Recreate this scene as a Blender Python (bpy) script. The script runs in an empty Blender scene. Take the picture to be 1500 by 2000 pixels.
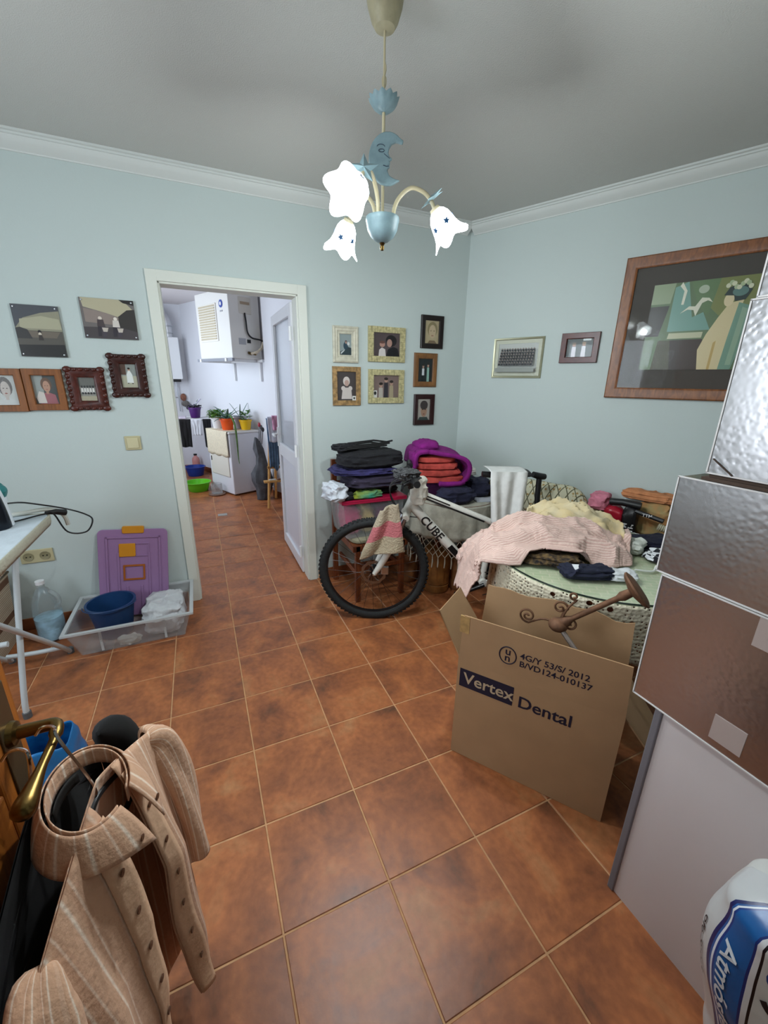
import bpy, bmesh, math, random
from math import sin, cos, pi, radians, sqrt
from mathutils import Vector as V, Matrix, noise
import numpy as np
random.seed(7)
sc = bpy.context.scene
COL = sc.collection

# ------------------------------------------------------------------ camera
FPX, YAW, PITCH, ROLL = 794.316, 0.422908, 0.311058, 0.016705
CAM = V((-0.0582, -0.7755, 1.5019))
fwd = V((sin(YAW)*cos(PITCH), cos(YAW)*cos(PITCH), -sin(PITCH)))
r0 = V((cos(YAW), -sin(YAW), 0)); u0 = r0.cross(fwd)
rgt = r0*cos(ROLL) + u0*sin(ROLL); upv = rgt.cross(fwd)
cd = bpy.data.cameras.new('camera'); cam = bpy.data.objects.new('camera', cd); COL.objects.link(cam)
cd.sensor_fit = 'HORIZONTAL'; cd.sensor_width = 36; cd.lens = FPX/1500*36; cd.clip_start = 0.02
cam.matrix_world = Matrix(((rgt.x, upv.x, -fwd.x, CAM.x), (rgt.y, upv.y, -fwd.y, CAM.y), (rgt.z, upv.z, -fwd.z, CAM.z), (0, 0, 0, 1)))
sc.camera = cam
def ray(x, y): return fwd + rgt*((x-750)/FPX) - upv*((y-1000)/FPX)
def onp(x, y, p, n):
    d = ray(x, y); n = V(n); return CAM + d*(((V(p)-CAM).dot(n))/d.dot(n))
def onz(x, y, z): return onp(x, y, (0, 0, z), (0, 0, 1))
def ony(x, y, Y): return onp(x, y, (0, Y, 0), (0, 1, 0))
def onx(x, y, X): return onp(x, y, (X, 0, 0), (1, 0, 0))

# ------------------------------------------------------------------ light and view
sc.view_settings.view_transform = 'Standard'; sc.view_settings.look = 'None'
sc.view_settings.exposure = 0.15; sc.view_settings.gamma = 1; sc.view_settings.use_curve_mapping = False
wd = bpy.data.worlds.new('daylight'); sc.world = wd; wd.use_nodes = True
wd.node_tree.nodes['Background'].inputs[0].default_value = (0.80, 0.90, 1.0, 1)
wd.node_tree.nodes['Background'].inputs[1].default_value = 0.9
def area(name, loc, tgt, sx, sy, power, col):
    l = bpy.data.lights.new(name, 'AREA'); l.shape = 'RECTANGLE'; l.size = sx; l.size_y = sy; l.energy = power; l.color = col
    o = bpy.data.objects.new(name, l); COL.objects.link(o); o.location = loc
    o.rotation_euler = (V(tgt)-V(loc)).to_track_quat('-Z', 'Y').to_euler(); return o
# daylight falling through the laundry window and through the room's own side window
area('laundry_window_left_offscreen', (-1.50, 4.6, 1.65), (0.6, 4.9, 1.2), 2.2, 1.3, 44, (0.76, 0.87, 1.0))
area('room_window_left_offscreen', (-2.16, 0.35, 1.55), (0.5, 0.7, 0.9), 1.2, 1.2, 42, (0.80, 0.90, 1.0))

# ------------------------------------------------------------------ materials
def lin(h):
    h = h.lstrip('#'); o = []
    for i in (0, 2, 4):
        c = int(h[i:i+2], 16)/255; o.append(c/12.92 if c <= .04045 else ((c+.055)/1.055)**2.4)
    return tuple(o)
MATS = {}
def mat(name, col, rough=.6, metal=0, var=0, scale=8, bump=0, bscale=60, trans=0, alpha=1, emit=0, emitcol=None, sheen=0, ior=1.45, coat=0, var2=None):
    if name in MATS: return MATS[name]
    m = bpy.data.materials.new(name); m.use_nodes = True; nt = m.node_tree; b = nt.nodes['Principled BSDF']
    c = lin(col) if isinstance(col, str) else col
    b.inputs['Base Color'].default_value = (*c, 1); b.inputs['Roughness'].default_value = rough; b.inputs['Metallic'].default_value = metal
    b.inputs['Transmission Weight'].default_value = trans; b.inputs['Alpha'].default_value = alpha; b.inputs['IOR'].default_value = ior
    b.inputs['Coat Weight'].default_value = coat
    if sheen: b.inputs['Sheen Weight'].default_value = sheen
    if emit:
        b.inputs['Emission Color'].default_value = (*(emitcol or c), 1); b.inputs['Emission Strength'].default_value = emit
    if var or bump:
        tc = nt.nodes.new('ShaderNodeTexCoord')
    if var:
        n = nt.nodes.new('ShaderNodeTexNoise'); n.inputs['Scale'].default_value = scale; n.inputs['Detail'].default_value = 5
        r = nt.nodes.new('ShaderNodeValToRGB'); r.color_ramp.elements[0].position = .35; r.color_ramp.elements[1].position = .68
        r.color_ramp.elements[0].color = (*[x*(1-var) for x in c], 1)
        r.color_ramp.elements[1].color = (*(lin(var2) if var2 else [min(1, x*(1+var)) for x in c]), 1)
        nt.links.new(tc.outputs['Object'], n.inputs['Vector']); nt.links.new(n.outputs['Fac'], r.inputs[0]); nt.links.new(r.outputs[0], b.inputs['Base Color'])
    if bump:
        n2 = nt.nodes.new('ShaderNodeTexNoise'); n2.inputs['Scale'].default_value = bscale; n2.inputs['Detail'].default_value = 3
        bp = nt.nodes.new('ShaderNodeBump'); bp.inputs['Strength'].default_value = bump; bp.inputs['Distance'].default_value = .01
        nt.links.new(tc.outputs['Object'], n2.inputs['Vector']); nt.links.new(n2.outputs['Fac'], bp.inputs['Height']); nt.links.new(bp.outputs[0], b.inputs['Normal'])
    MATS[name] = m; return m
def nodes(m): return m.node_tree, m.node_tree.nodes['Principled BSDF']
def ramp(nt, stops, interp='LINEAR'):
    r = nt.nodes.new('ShaderNodeValToRGB'); r.color_ramp.interpolation = interp
    e = r.color_ramp.elements
    while len(e) < len(stops): e.new(.5)
    for k, (p, c) in enumerate(stops): e[k].position = p; e[k].color = (*(lin(c) if isinstance(c, str) else c), 1)
    return r
def math_node(nt, op, a, b=None):
    n = nt.nodes.new('ShaderNodeMath'); n.operation = op
    for i, x in enumerate((a, b)):
        if x is None: continue
        if isinstance(x, (int, float)): n.inputs[i].default_value = x
        else: nt.links.new(x, n.inputs[i])
    return n.outputs[0]
def stripes(name, stops, freq, attr='su', rough=.85, interp='CONSTANT', bump=0, weave=True, wob=0):
    """colour bands running along one of the cloth's own coordinates"""
    m = mat(name, '#ffffff', rough, bump=bump, bscale=90, sheen=.1); nt, b = nodes(m)
    a = nt.nodes.new('ShaderNodeAttribute'); a.attribute_name = attr
    f = math_node(nt, 'FRACT', math_node(nt, 'MULTIPLY', a.outputs['Fac'], freq))
    r = ramp(nt, stops, interp); nt.links.new(f, r.inputs[0]); nt.links.new(r.outputs[0], b.inputs['Base Color']); return m
def print_mat():
    m = mat('photo_print', '#ffffff', .35); nt, b = nodes(m)
    a = nt.nodes.new('ShaderNodeAttribute'); a.attribute_name = 'pc'
    nt.links.new(a.outputs['Color'], b.inputs['Base Color']); return m

wall_m = mat('wall_paint', '#c0cbc8', .75, bump=.05, bscale=140)
ceil_m = mat('ceiling_paint', '#c3c4bf', .9, bump=.25, bscale=220)
white_pl = mat('laundry_plaster', '#e6e7ec', .8, bump=.05, bscale=120)
cornice_m = mat('cornice_plaster', '#d2d6d2', .7)
trimw_m = mat('door_trim_paint', '#d9dcd2', .5)
grout_m = mat('grout', '#c79a70', .85, var=.12, scale=30)
def tile_mat():
    m = mat('terracotta_tile', '#a4613a', .33); nt, b = nodes(m)
    tc = nt.nodes.new('ShaderNodeTexCoord'); oi = nt.nodes.new('ShaderNodeObjectInfo')
    ad = nt.nodes.new('ShaderNodeVectorMath'); ad.operation = 'ADD'
    cb = nt.nodes.new('ShaderNodeCombineXYZ'); s = math_node(nt, 'MULTIPLY', oi.outputs['Random'], 37.0)
    nt.links.new(s, cb.inputs[0]); nt.links.new(s, cb.inputs[1])
    nt.links.new(tc.outputs['Object'], ad.inputs[0]); nt.links.new(cb.outputs[0], ad.inputs[1])
    n1 = nt.nodes.new('ShaderNodeTexNoise'); n1.inputs['Scale'].default_value = 4.2; n1.inputs['Detail'].default_value = 7; n1.inputs['Roughness'].default_value = .62; n1.inputs['Distortion'].default_value = .5
    n2 = nt.nodes.new('ShaderNodeTexNoise'); n2.inputs['Scale'].default_value = 42; n2.inputs['Detail'].default_value = 5
    nt.links.new(ad.outputs[0], n1.inputs[0]); nt.links.new(ad.outputs[0], n2.inputs[0])
    r = ramp(nt, [(.25, '#5c4030'), (.41, '#955a3a'), (.56, '#b56e42'), (.78, '#c08c5e')]); nt.links.new(n1.outputs[0], r.inputs[0])
    r2 = ramp(nt, [(.3, '#a8a8a8'), (.7, '#ffffff')]); nt.links.new(n2.outputs[0], r2.inputs[0])
    mx = nt.nodes.new('ShaderNodeMix'); mx.data_type = 'RGBA'; mx.blend_type = 'MULTIPLY'; mx.inputs[0].default_value = .45
    nt.links.new(r.outputs[0], mx.inputs[6]); nt.links.new(r2.outputs[0], mx.inputs[7]); nt.links.new(mx.outputs[2], b.inputs['Base Color'])
    rr = nt.nodes.new('ShaderNodeMapRange'); rr.inputs[3].default_value = .28; rr.inputs[4].default_value = .48
    nt.links.new(n1.outputs[0], rr.inputs[0]); nt.links.new(rr.outputs[0], b.inputs['Roughness'])
    bp = nt.nodes.new('ShaderNodeBump'); bp.inputs['Strength'].default_value = .12; bp.inputs['Distance'].default_value = .004
    nt.links.new(n2.outputs[0], bp.inputs['Height']); nt.links.new(bp.outputs[0], b.inputs['Normal'])
    return m
tile_m = tile_mat()
def wood(name, a, bcol, rough=.45, scale=3, stretch=(1, 1, .12)):
    m = mat(name, a, rough); nt, b = nodes(m)
    tc = nt.nodes.new('ShaderNodeTexCoord'); mp = nt.nodes.new('ShaderNodeMapping'); mp.inputs['Scale'].default_value = stretch
    n = nt.nodes.new('ShaderNodeTexNoise'); n.inputs['Scale'].default_value = scale*14; n.inputs['Detail'].default_value = 6; n.inputs['Distortion'].default_value = 1.2
    nt.links.new(tc.outputs['Object'], mp.inputs[0]); nt.links.new(mp.outputs[0], n.inputs[0])
    r = ramp(nt, [(.35, a), (.65, bcol)]); nt.links.new(n.outputs[0], r.inputs[0]); nt.links.new(r.outputs[0], b.inputs['Base Color']); return m

black_m = mat('black_plastic', '#141416', .45)
rubber_m = mat('tyre_rubber', '#1d1f20', .8, var=.2, scale=60)
steel_m = mat('steel', '#b9bcc0', .3, metal=1)
chrome_m = mat('chrome', '#d0d2d6', .15, metal=1)
white_m = mat('white_enamel', '#e9eaec', .35)
brass_m = mat('aged_brass', '#6b5630', .32, metal=1, var=.25, scale=25)
glass_m = mat('clear_glass', '#ffffff', .03, trans=1, alpha=.25, ior=1.45)
clearpl_m = mat('clear_plastic', '#dfe7ea', .18, trans=.8, alpha=.42)
print_m = print_mat()

# ------------------------------------------------------------------ mesh helpers
class MB:
    DEF = Matrix.Identity(4)
    def __init__(s, M=None):
        s.v = []; s.f = []; s.m = []; s.a = []; s.c = []; s.M = M if M is not None else MB.DEF; s.mi = 0; s.col = None
    def add(s, vs, fs, at=None):
        b = len(s.v)
        for v in vs: s.v.append(s.M @ V(v))
        s.a += list(at) if at else [(0., 0.)]*len(vs)
        for f in fs: s.f.append([b+i for i in f]); s.m.append(s.mi); s.c.append(s.col)
        return s
    def box(s, p0, p1, R=None):
        (x0, y0, z0), (x1, y1, z1) = p0, p1
        vs = [V(q) for q in ((x0, y0, z0), (x1, y0, z0), (x1, y1, z0), (x0, y1, z0), (x0, y0, z1), (x1, y0, z1), (x1, y1, z1), (x0, y1, z1))]
        if R is not None: vs = [R @ q for q in vs]
        return s.add(vs, [(0, 3, 2, 1), (4, 5, 6, 7), (0, 1, 5, 4), (1, 2, 6, 5), (2, 3, 7, 6), (3, 0, 4, 7)])
    def tube(s, pts, r, n=8, closed=False):
        pts = [V(p) for p in pts]; N = len(pts); rs = r if isinstance(r, (list, tuple)) else [r]*N
        vs = []; prev = None
        for i, p in enumerate(pts):
            if closed: t = pts[(i+1) % N]-pts[i-1]
            else: t = pts[min(i+1, N-1)]-pts[max(i-1, 0)]
            t = t.normalized() if t.length > 1e-9 else V((0, 0, 1))
            if prev is None:
                a = V((0, 0, 1)) if abs(t.z) < .9 else V((1, 0, 0)); x = t.cross(a).normalized()
            else:
                x = prev - t*prev.dot(t); x = x.normalized() if x.length > 1e-6 else t.orthogonal().normalized()
            prev = x; y = t.cross(x)
            for k in range(n): vs.append(p + (x*cos(2*pi*k/n)+y*sin(2*pi*k/n))*rs[i])
        fs = []
        for i in range(N if closed else N-1):
            j = (i+1) % N
            for k in range(n): fs.append((i*n+k, i*n+(k+1) % n, j*n+(k+1) % n, j*n+k))
        if not closed: fs += [tuple(range(n-1, -1, -1)), tuple(range((N-1)*n, N*n))]
        return s.add(vs, fs)
    def cyl(s, a, b, r, n=16, r2=None): return s.tube([a, b], [r, r if r2 is None else r2], n)
    def lathe(s, prof, n=24, o=(0, 0, 0), R=None, fn=None, cap=True):
        vs = []; o = V(o); at = []
        for i, (r, z) in enumerate(prof):
            for k in range(n):
                th = 2*pi*k/n; q = V((r*cos(th), r*sin(th), z))
                if fn: q = V(fn(q, th, i/(len(prof)-1)))
                vs.append(o + (R @ q if R is not None else q)); at.append((k/n, i/(len(prof)-1)))
        fs = [(i*n+k, i*n+(k+1) % n, (i+1)*n+(k+1) % n, (i+1)*n+k) for i in range(len(prof)-1) for k in range(n)]
        if cap:
            if prof[0][0] > 1e-6: fs.append(tuple(range(n-1, -1, -1)))
            if prof[-1][0] > 1e-6: fs.append(tuple(range((len(prof)-1)*n, len(prof)*n)))
        return s.add(vs, fs, at)
    def grid(s, fn, nu, nv, cu=False, flip=False):
        vs = []; at = []
        for j in range(nv+1):
            for i in range(nu if cu else nu+1):
                u, v = i/nu, j/nv; vs.append(fn(u, v)); at.append((u, v))
        w = nu if cu else nu+1; fs = []
        for j in range(nv):
            for i in range(nu):
                i2 = (i+1) % w; q = (j*w+i, j*w+i2, (j+1)*w+i2, (j+1)*w+i); fs.append(q[::-1] if flip else q)
        return s.add(vs, fs, at)
    def ell(s, c, r, n=14, R=None):
        c = V(c); rx, ry, rz = r if isinstance(r, (tuple, list)) else (r, r, r)
        prof = [(sin(pi*i/8), -cos(pi*i/8)) for i in range(9)]; vs = []
        for (a, z) in prof:
            for k in range(n):
                q = V((a*cos(2*pi*k/n)*rx, a*sin(2*pi*k/n)*ry, z*rz)); vs.append(c+(R @ q if R is not None else q))
        return s.add(vs, [(i*n+k, i*n+(k+1) % n, (i+1)*n+(k+1) % n, (i+1)*n+k) for i in range(8) for k in range(n)])
    def prism(s, poly, z0, z1):
        n = len(poly); vs = [(x, y, z0) for x, y in poly]+[(x, y, z1) for x, y in poly]
        return s.add(vs, [tuple(range(n-1, -1, -1)), tuple(range(n, 2*n))]+[(i, (i+1) % n, n+(i+1) % n, n+i) for i in range(n)])
    def poly(s, pts): return s.add(pts, [tuple(range(len(pts)))])

def obj(name, mb, mats, parent=None, smooth=True, bevel=0, solid=0, sub=0, weld=True, ang=40):
    me = bpy.data.meshes.new(name)
    vs = mb.v
    lo = V((min(v.x for v in vs), min(v.y for v in vs), min(v.z for v in vs))); hi = V((max(v.x for v in vs), max(v.y for v in vs), max(v.z for v in vs)))
    org = V(((lo.x+hi.x)/2, (lo.y+hi.y)/2, lo.z))
    me.from_pydata([v-org for v in vs], [], mb.f); me.update()
    at = me.attributes.new('su', 'FLOAT', 'POINT'); at.data.foreach_set('value', [a[0] for a in mb.a])
    at = me.attributes.new('sv', 'FLOAT', 'POINT'); at.data.foreach_set('value', [a[1] for a in mb.a])
    if any(c for c in mb.c):
        ca = me.attributes.new('pc', 'FLOAT_COLOR', 'CORNER'); k = []
        for p in me.polygons: k += list((*(mb.c[p.index] or (1, 1, 1)), 1))*p.loop_total
        ca.data.foreach_set('color', k)
    if not isinstance(mats, (list, tuple)): mats = [mats]
    for m in mats: me.materials.append(m)
    me.polygons.foreach_set('material_index', mb.m)
    if smooth:
        me.polygons.foreach_set('use_smooth', [True]*len(me.polygons))
        try: me.set_sharp_from_angle(angle=radians(ang))
        except Exception: pass
    o = bpy.data.objects.new(name, me); COL.objects.link(o)
    if parent is not None: o.parent = parent; o.location = org - wloc(parent)
    else: o.location = org
    if solid:
        md = o.modifiers.new('solid', 'SOLIDIFY'); md.thickness = solid; md.offset = 0
    if bevel:
        md = o.modifiers.new('bevel', 'BEVEL'); md.width = bevel; md.segments = 2; md.limit_method = 'ANGLE'
    if sub:
        md = o.modifiers.new('sub', 'SUBSURF'); md.levels = sub; md.render_levels = sub
    return o
def wloc(o):
    p = V(o.location)
    while o.parent: o = o.parent; p += V(o.location)
    return p
def tag(o, label, cat, group=None, kind=None):
    if label: o['label'] = label
    if cat: o['category'] = cat
    if group: o['group'] = group
    if kind: o['kind'] = kind
    return o
def thing(name, label, cat, loc, group=None):
    o = bpy.data.objects.new(name, None); COL.objects.link(o); o.location = loc; o.empty_display_size = .05
    return tag(o, label, cat, group)
def struct(name, mb, m, parent=None, **k):
    o = obj(name, mb, m, parent, **k); o['kind'] = 'structure'; return o
def frame(o, x, y, z):  # matrix from axes
    x, y, z, o = V(x), V(y), V(z), V(o)
    return Matrix(((x.x, y.x, z.x, o.x), (x.y, y.y, z.y, o.y), (x.z, y.z, z.z, o.z), (0, 0, 0, 1)))
def TR(loc, rz=0, rx=0, ry=0): return Matrix.Translation(loc) @ Matrix.Rotation(rz, 4, 'Z') @ Matrix.Rotation(ry, 4, 'Y') @ Matrix.Rotation(rx, 4, 'X')
def catmull(pts, n=6):
    pts = [V(p) for p in pts]; out = []
    for i in range(len(pts)-1):
        p0, p1, p2, p3 = pts[max(i-1, 0)], pts[i], pts[i+1], pts[min(i+2, len(pts)-1)]
        for k in range(n):
            t = k/n; out.append(.5*((2*p1)+(p2-p0)*t+(2*p0-5*p1+4*p2-p3)*t*t+(3*p1-p0-3*p2+p3)*t**3))
    return out+[pts[-1]]
def text_geo(txt, size):
    cu = bpy.data.curves.new('lettering', 'FONT'); cu.body = txt; cu.size = size; cu.resolution_u = 3; cu.offset = size*.014
    o = bpy.data.objects.new('lettering', cu); COL.objects.link(o)
    bpy.context.view_layer.update(); ev = o.evaluated_get(bpy.context.evaluated_depsgraph_get()); me = ev.to_mesh()
    vs = [v.co.copy() for v in me.vertices]; fs = [tuple(p.vertices) for p in me.polygons]
    ev.to_mesh_clear(); bpy.data.objects.remove(o); bpy.data.curves.remove(cu); return vs, fs
def text(txt, size, M, m, parent, name='lettering', bold=0, fn=None):
    vs, fs = text_geo(txt, size); mb = MB(M)
    if fn: vs = [fn(v) for v in vs]
    mb.add(vs, fs); o = obj(name, mb, m, parent, smooth=False); return o
def nz(p, s=1., seed=0): return noise.noise(V(p)*s+V((seed*7.31, seed*3.17, seed*5.7)))

# ------------------------------------------------------------------ the room
S = .33; YW = 2.10; ZC = 2.58
CA = V((1.89, 2.10, 0)); UR = V((.4179, -.9085, 0)).normalized(); NR = V((-.9085, -.4179, 0)).normalized()
def onR(x, y, off=0): return onp(x, y, CA+NR*off, NR)
AL = V((.9099, .4149, 0)).normalized(); AU = V((.4149, -.9099, 0)).normalized()   # laundry's slanted wall: outward normal, direction
LO = 2.72
def lw(y): return (LO-AL.y*y)/AL.x

# floor: a grout bed with every tile a piece of its own
fb = MB(); fb.box((-2.3, -2.2, -.08), (3.6, 7.2, -.0025)); floor = struct('floor', fb, grout_m, smooth=False)
tb = MB(); g = .0028; b_ = .0016
tb.add([(-S/2+g, -S/2+g, -.006), (S/2-g, -S/2+g, -.006), (S/2-g, S/2-g, -.006), (-S/2+g, S/2-g, -.006),
        (-S/2+g, -S/2+g, -b_), (S/2-g, -S/2+g, -b_), (S/2-g, S/2-g, -b_), (-S/2+g, S/2-g, -b_),
        (-S/2+g+b_, -S/2+g+b_, 0), (S/2-g-b_, -S/2+g+b_, 0), (S/2-g-b_, S/2-g-b_, 0), (-S/2+g+b_, S/2-g-b_, 0)],
       [(0, 1, 5, 4), (1, 2, 6, 5), (2, 3, 7, 6), (3, 0, 4, 7), (4, 5, 9, 8), (5, 6, 10, 9), (6, 7, 11, 10), (7, 4, 8, 11), (8, 9, 10, 11)])
t0 = None
for j in range(-6, 21):
    for i in range(-7, 11):
        cx, cy = (i+.5)*S, (j+.5)*S
        if cy < 2.1:
            wx = CA.x+(CA.y-cy)*.46
            if cx < -2.0 or cx > wx+.2: continue
            if cy < -1.0 and not (-.8 < cx < .9): continue
        else:
            if cx < -1.3 or cx > min(1.5, lw(cy)+.15) or cy > 6.95: continue
        if t0 is None:
            t0 = obj('floor_tile', tb, tile_m, floor, smooth=False); t0.location = V((cx, cy, -.006))-wloc(floor)
        else:
            o = t0.copy(); COL.objects.link(o); o.parent = floor; o.location = V((cx, cy, -.006))-wloc(floor)
        t = COL.objects[-1]
        t.rotation_euler = (0, 0, random.choice((0, pi/2, pi, 3*pi/2)))
b = MB(); b.box((-2.3, -2.2, ZC), (3.6, 2.2, ZC+.1)); struct('ceiling', b, ceil_m, smooth=False)

# left (far) wall with the doorway
D0, D1, DH = -.19, .605, 2.02
b = MB()
b.box((-2.0, YW, 0), (D0, YW+.12, ZC)); b.box((D1, YW, 0), (2.05, YW+.12, ZC)); b.box((D0, YW, DH), (D1, YW+.12, ZC))
struct('wall_left', b, wall_m, smooth=False)
L = 4.2; b = MB(frame(CA, UR, (0, 0, 1), NR)); b.box((-.0, 0, -.12), (L, ZC, 0)); struct('wall_right', b, wall_m, smooth=False)
# side wall with a window (beside the ironing board) and near wall with the entrance
WX = -2.0; wy0, wy1, wz0, wz1 = -.25, .95, .95, 2.15
b = MB(); b.box((WX-.12, -.95, 0), (WX, wy0, ZC)); b.box((WX-.12, wy1, 0), (WX, YW+.12, ZC)); b.box((WX-.12, wy0, 0), (WX, wy1, wz0)); b.box((WX-.12, wy0, wz1), (WX, wy1, ZC))
struct('wall_side', b, wall_m, smooth=False)
b = MB()
for p0, p1 in (((wy0, wz0), (wy1, wz0+.06)), ((wy0, wz1-.06), (wy1, wz1)), ((wy0, wz0), (wy0+.06, wz1)), ((wy1-.06, wz0), (wy1, wz1)), (((wy0+wy1)/2-.03, wz0), ((wy0+wy1)/2+.03, wz1))):
    b.box((WX-.08, p0[0], p0[1]), (WX-.03, p1[0], p1[1]))
struct('window_1', b, white_m, smooth=False)
b = MB(); b.box((-2.0, -1.03, 0), (-.44, -.93, ZC)); b.box((.50, -1.03, 0), (3.5, -.93, ZC)); b.box((-.44, -1.03, 2.06), (.50, -.93, ZC)); struct('wall_near', b, wall_m, smooth=False)
# the hall behind the entrance
b = MB(); b.box((-.95, -2.2, 0), (-.85, -1.03, ZC)); struct('wall_hall_left', b, wall_m, smooth=False)
b = MB(); b.box((.95, -2.2, 0), (1.05, -1.03, ZC)); struct('wall_hall_right', b, wall_m, smooth=False)
b = MB(); b.box((-.85, -2.2, 0), (.95, -2.1, ZC)); struct('wall_hall_back', b, wall_m, smooth=False)

# cornices
def cornice(name, M, ln):
    pr = [(0, ZC-.07), (.006, ZC-.07), (.008, ZC-.064), (.02, ZC-.056), (.038, ZC-.045), (.05, ZC-.032), (.054, ZC-.022), (.062, ZC-.02), (.062, ZC-.012), (.075, ZC-.01), (.075, ZC-.0005), (0, ZC-.0005)]
    b = MB(M); n = len(pr); vs = [(0, z, d) for d, z in pr]+[(ln, z, d) for d, z in pr]
    b.add(vs, [(i, (i+1) % n, n+(i+1) % n, n+i) for i in range(n)]+[tuple(range(n-1, -1, -1)), tuple(range(n, 2*n))]); return struct(name, b, cornice_m, ang=25)
cornice('trim_1', frame((-2.0, YW, 0), (1, 0, 0), (0, 0, 1), (0, -1, 0)), 3.86)
cornice('trim_2', frame(CA+UR*.03, UR, (0, 0, 1), NR), L-.05)

# skirting tiles
base_m = mat('skirting_tile', '#8f5433', .45, var=.25, scale=12)
sk = MB(); sk.box((-2.0, YW-.006, 0), (D0-.07, YW, .078)); sk.box((D1+.07, YW-.006, 0), (1.85, YW, .078)); bl = struct('baseboard_left', sk, grout_m, smooth=False)
for i in range(-6, 6):
    for (lo_, hi_) in ((-2.0, D0-.075), (D1+.075, 1.84)):
        x0, x1 = max(i*S+.002, lo_), min((i+1)*S-.002, hi_)
        if x1-x0 > .03:
            q = MB(); q.box((x0, YW-.012, .001), (x1, YW-.004, .08)); obj('skirting_tile', q, base_m, bl, smooth=False, bevel=.002)
sk = MB(frame(CA, UR, (0, 0, 1), NR)); sk.box((.02, 0, 0), (L, .078, .006)); br_ = struct('baseboard_right', sk, grout_m, smooth=False)
for i in range(12):
    q = MB(frame(CA, UR, (0, 0, 1), NR)); q.box((.03+i*S, .001, .004), (.03+i*S+S-.004, .08, .012)); obj('skirting_tile', q, base_m, br_, smooth=False, bevel=.002)

# doorway casing
b = MB(); w = .055
b.box((D0-w, YW-.014, 0), (D0+.002, YW+.002, DH+w)); b.box((D1-.002, YW-.014, 0), (D1+w, YW+.002, DH+w)); b.box((D0, YW-.014, DH-.002), (D1, YW+.002, DH+w))
b.box((D0-.004, YW, 0), (D0+.012, YW+.13, DH)); b.box((D1-.012, YW, 0), (D1+.004, YW+.13, DH)); b.box((D0, YW, DH-.012), (D1, YW+.13, DH+.004))
struct('trim_3', b, trimw_m, smooth=False, bevel=.003)

# ------------------------------------------------------------------ laundry shell
LZ = 2.58; LYB = 6.9; LXL = -1.3
b = MB(); b.box((-2.3, YW+.11, LZ), (2.3, 7.2, LZ+.1)); struct('ceiling_laundry', b, mat('laundry_ceiling', '#dcd6d6', .9), smooth=False)
b = MB(); b.box((LXL-.1, LYB, 0), (.4, LYB+.12, LZ)); struct('wall_laundry_back', b, white_pl, smooth=False)
p_a = AL*LO; y_end = LYB+.2
b = MB(frame(AL*LO, AU, (0, 0, 1), AU.cross(V((0, 0, 1)))))
def tpar(y): return ((V((lw(y), y, 0))-AL*LO).dot(AU))
b.box((tpar(LYB+.1), 0, -.12), (tpar(2.2), LZ, 0)); struct('wall_laundry_right', b, white_pl, smooth=False)
b = MB(frame(AL*LO, AU, (0, 0, 1), AU.cross(V((0, 0, 1))))); b.box((tpar(4.72), 0, -.02), (tpar(2.25), LZ, .09)); struct('wall_laundry_pillar', b, white_pl, smooth=False)
b = MB(); b.box((LXL-.12, YW+.1, 0), (LXL, 3.4, LZ)); b.box((LXL-.12, 5.8, 0), (LXL, LYB+.1, LZ)); b.box((LXL-.12, 3.4, 0), (LXL, 5.8, .95)); b.box((LXL-.12, 3.4, 2.3), (LXL, 5.8, LZ)); struct('wall_laundry_left', b, white_pl, smooth=False)
b = MB()
for p0, p1 in (((3.4, .95), (5.8, 1.0)), ((3.4, 2.25), (5.8, 2.3)), ((3.4, .95), (3.46, 2.3)), ((5.74, .95), (5.8, 2.3)), ((4.57, .95), (4.63, 2.3))): b.box((LXL-.08, p0[0], p0[1]), (LXL-.03, p1[0], p1[1]))
struct('window_2', b, white_m, smooth=False)
b = MB(frame(AL*LO, AU, (0, 0, 1), AU.cross(V((0, 0, 1))))); b.box((tpar(6.8), 0, 0), (tpar(4.73), .08, .01)); b.box((tpar(4.72), 0, .09), (tpar(2.4), .08, .1)); struct('baseboard_laundry_right', b, base_m, smooth=False)
b = MB(); b.box((LXL, LYB-.012, 0), (-.2, LYB, .08)); struct('baseboard_laundry_back', b, base_m, smooth=False)

# ------------------------------------------------------------------ chandelier
LC = V((.572, .677, 0)); CR = V((.9203, -.3915, 0)); CB = V((-.3915, -.9203, 0))     # centre, picture-right, towards the door
cream_m = mat('cream_lacquer', '#c9bd9b', .35); cream2_m = mat('canopy_cream', '#a8a083', .5, var=.12, scale=30); lblue_m = mat('powder_blue_lacquer', '#7d959b', .4, var=.1, scale=40)
shade_m = mat('lit_opal_glass', '#eef6f4', .35, emit=14, emitcol=(.86, .96, 1.0)); bulb_m = mat('lit_bulb', '#ffffff', .4, emit=22, emitcol=(.9, .97, 1.0))
ch = thing('chandelier', 'pale blue and cream chandelier with moon, stars and three lit tulip shades', 'chandelier', LC+V((0, 0, 1.93)))
b = MB(); b.lathe([(.0, 2.578), (.056, 2.578), (.056, 2.57), (.052, 2.545), (.04, 2.51), (.03, 2.495), (.012, 2.49), (0, 2.49)], 28, LC); obj('canopy', b, cream2_m, ch)
b = MB(); b.tube([LC+V((0, 0, z)) for z in (2.49, 2.42, 2.355)], .0035, 8); b.tube([LC+CR*(.004*sin(i*.9))+V((0, 0, 2.42-i*.01)) for i in range(9)], .003, 6); obj('cord', b, cream_m, ch)
for k, z in enumerate((2.372, 2.352, 2.335)):
    d = CR if k % 2 == 0 else CB
    b = MB(); b.tube([LC+d*(.006*cos(a))+V((0, 0, z+.015*sin(a))) for a in [2*pi*i/14 for i in range(14)]], .0018, 6, closed=True); obj('chain_link', b, cream_m, ch)
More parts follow.
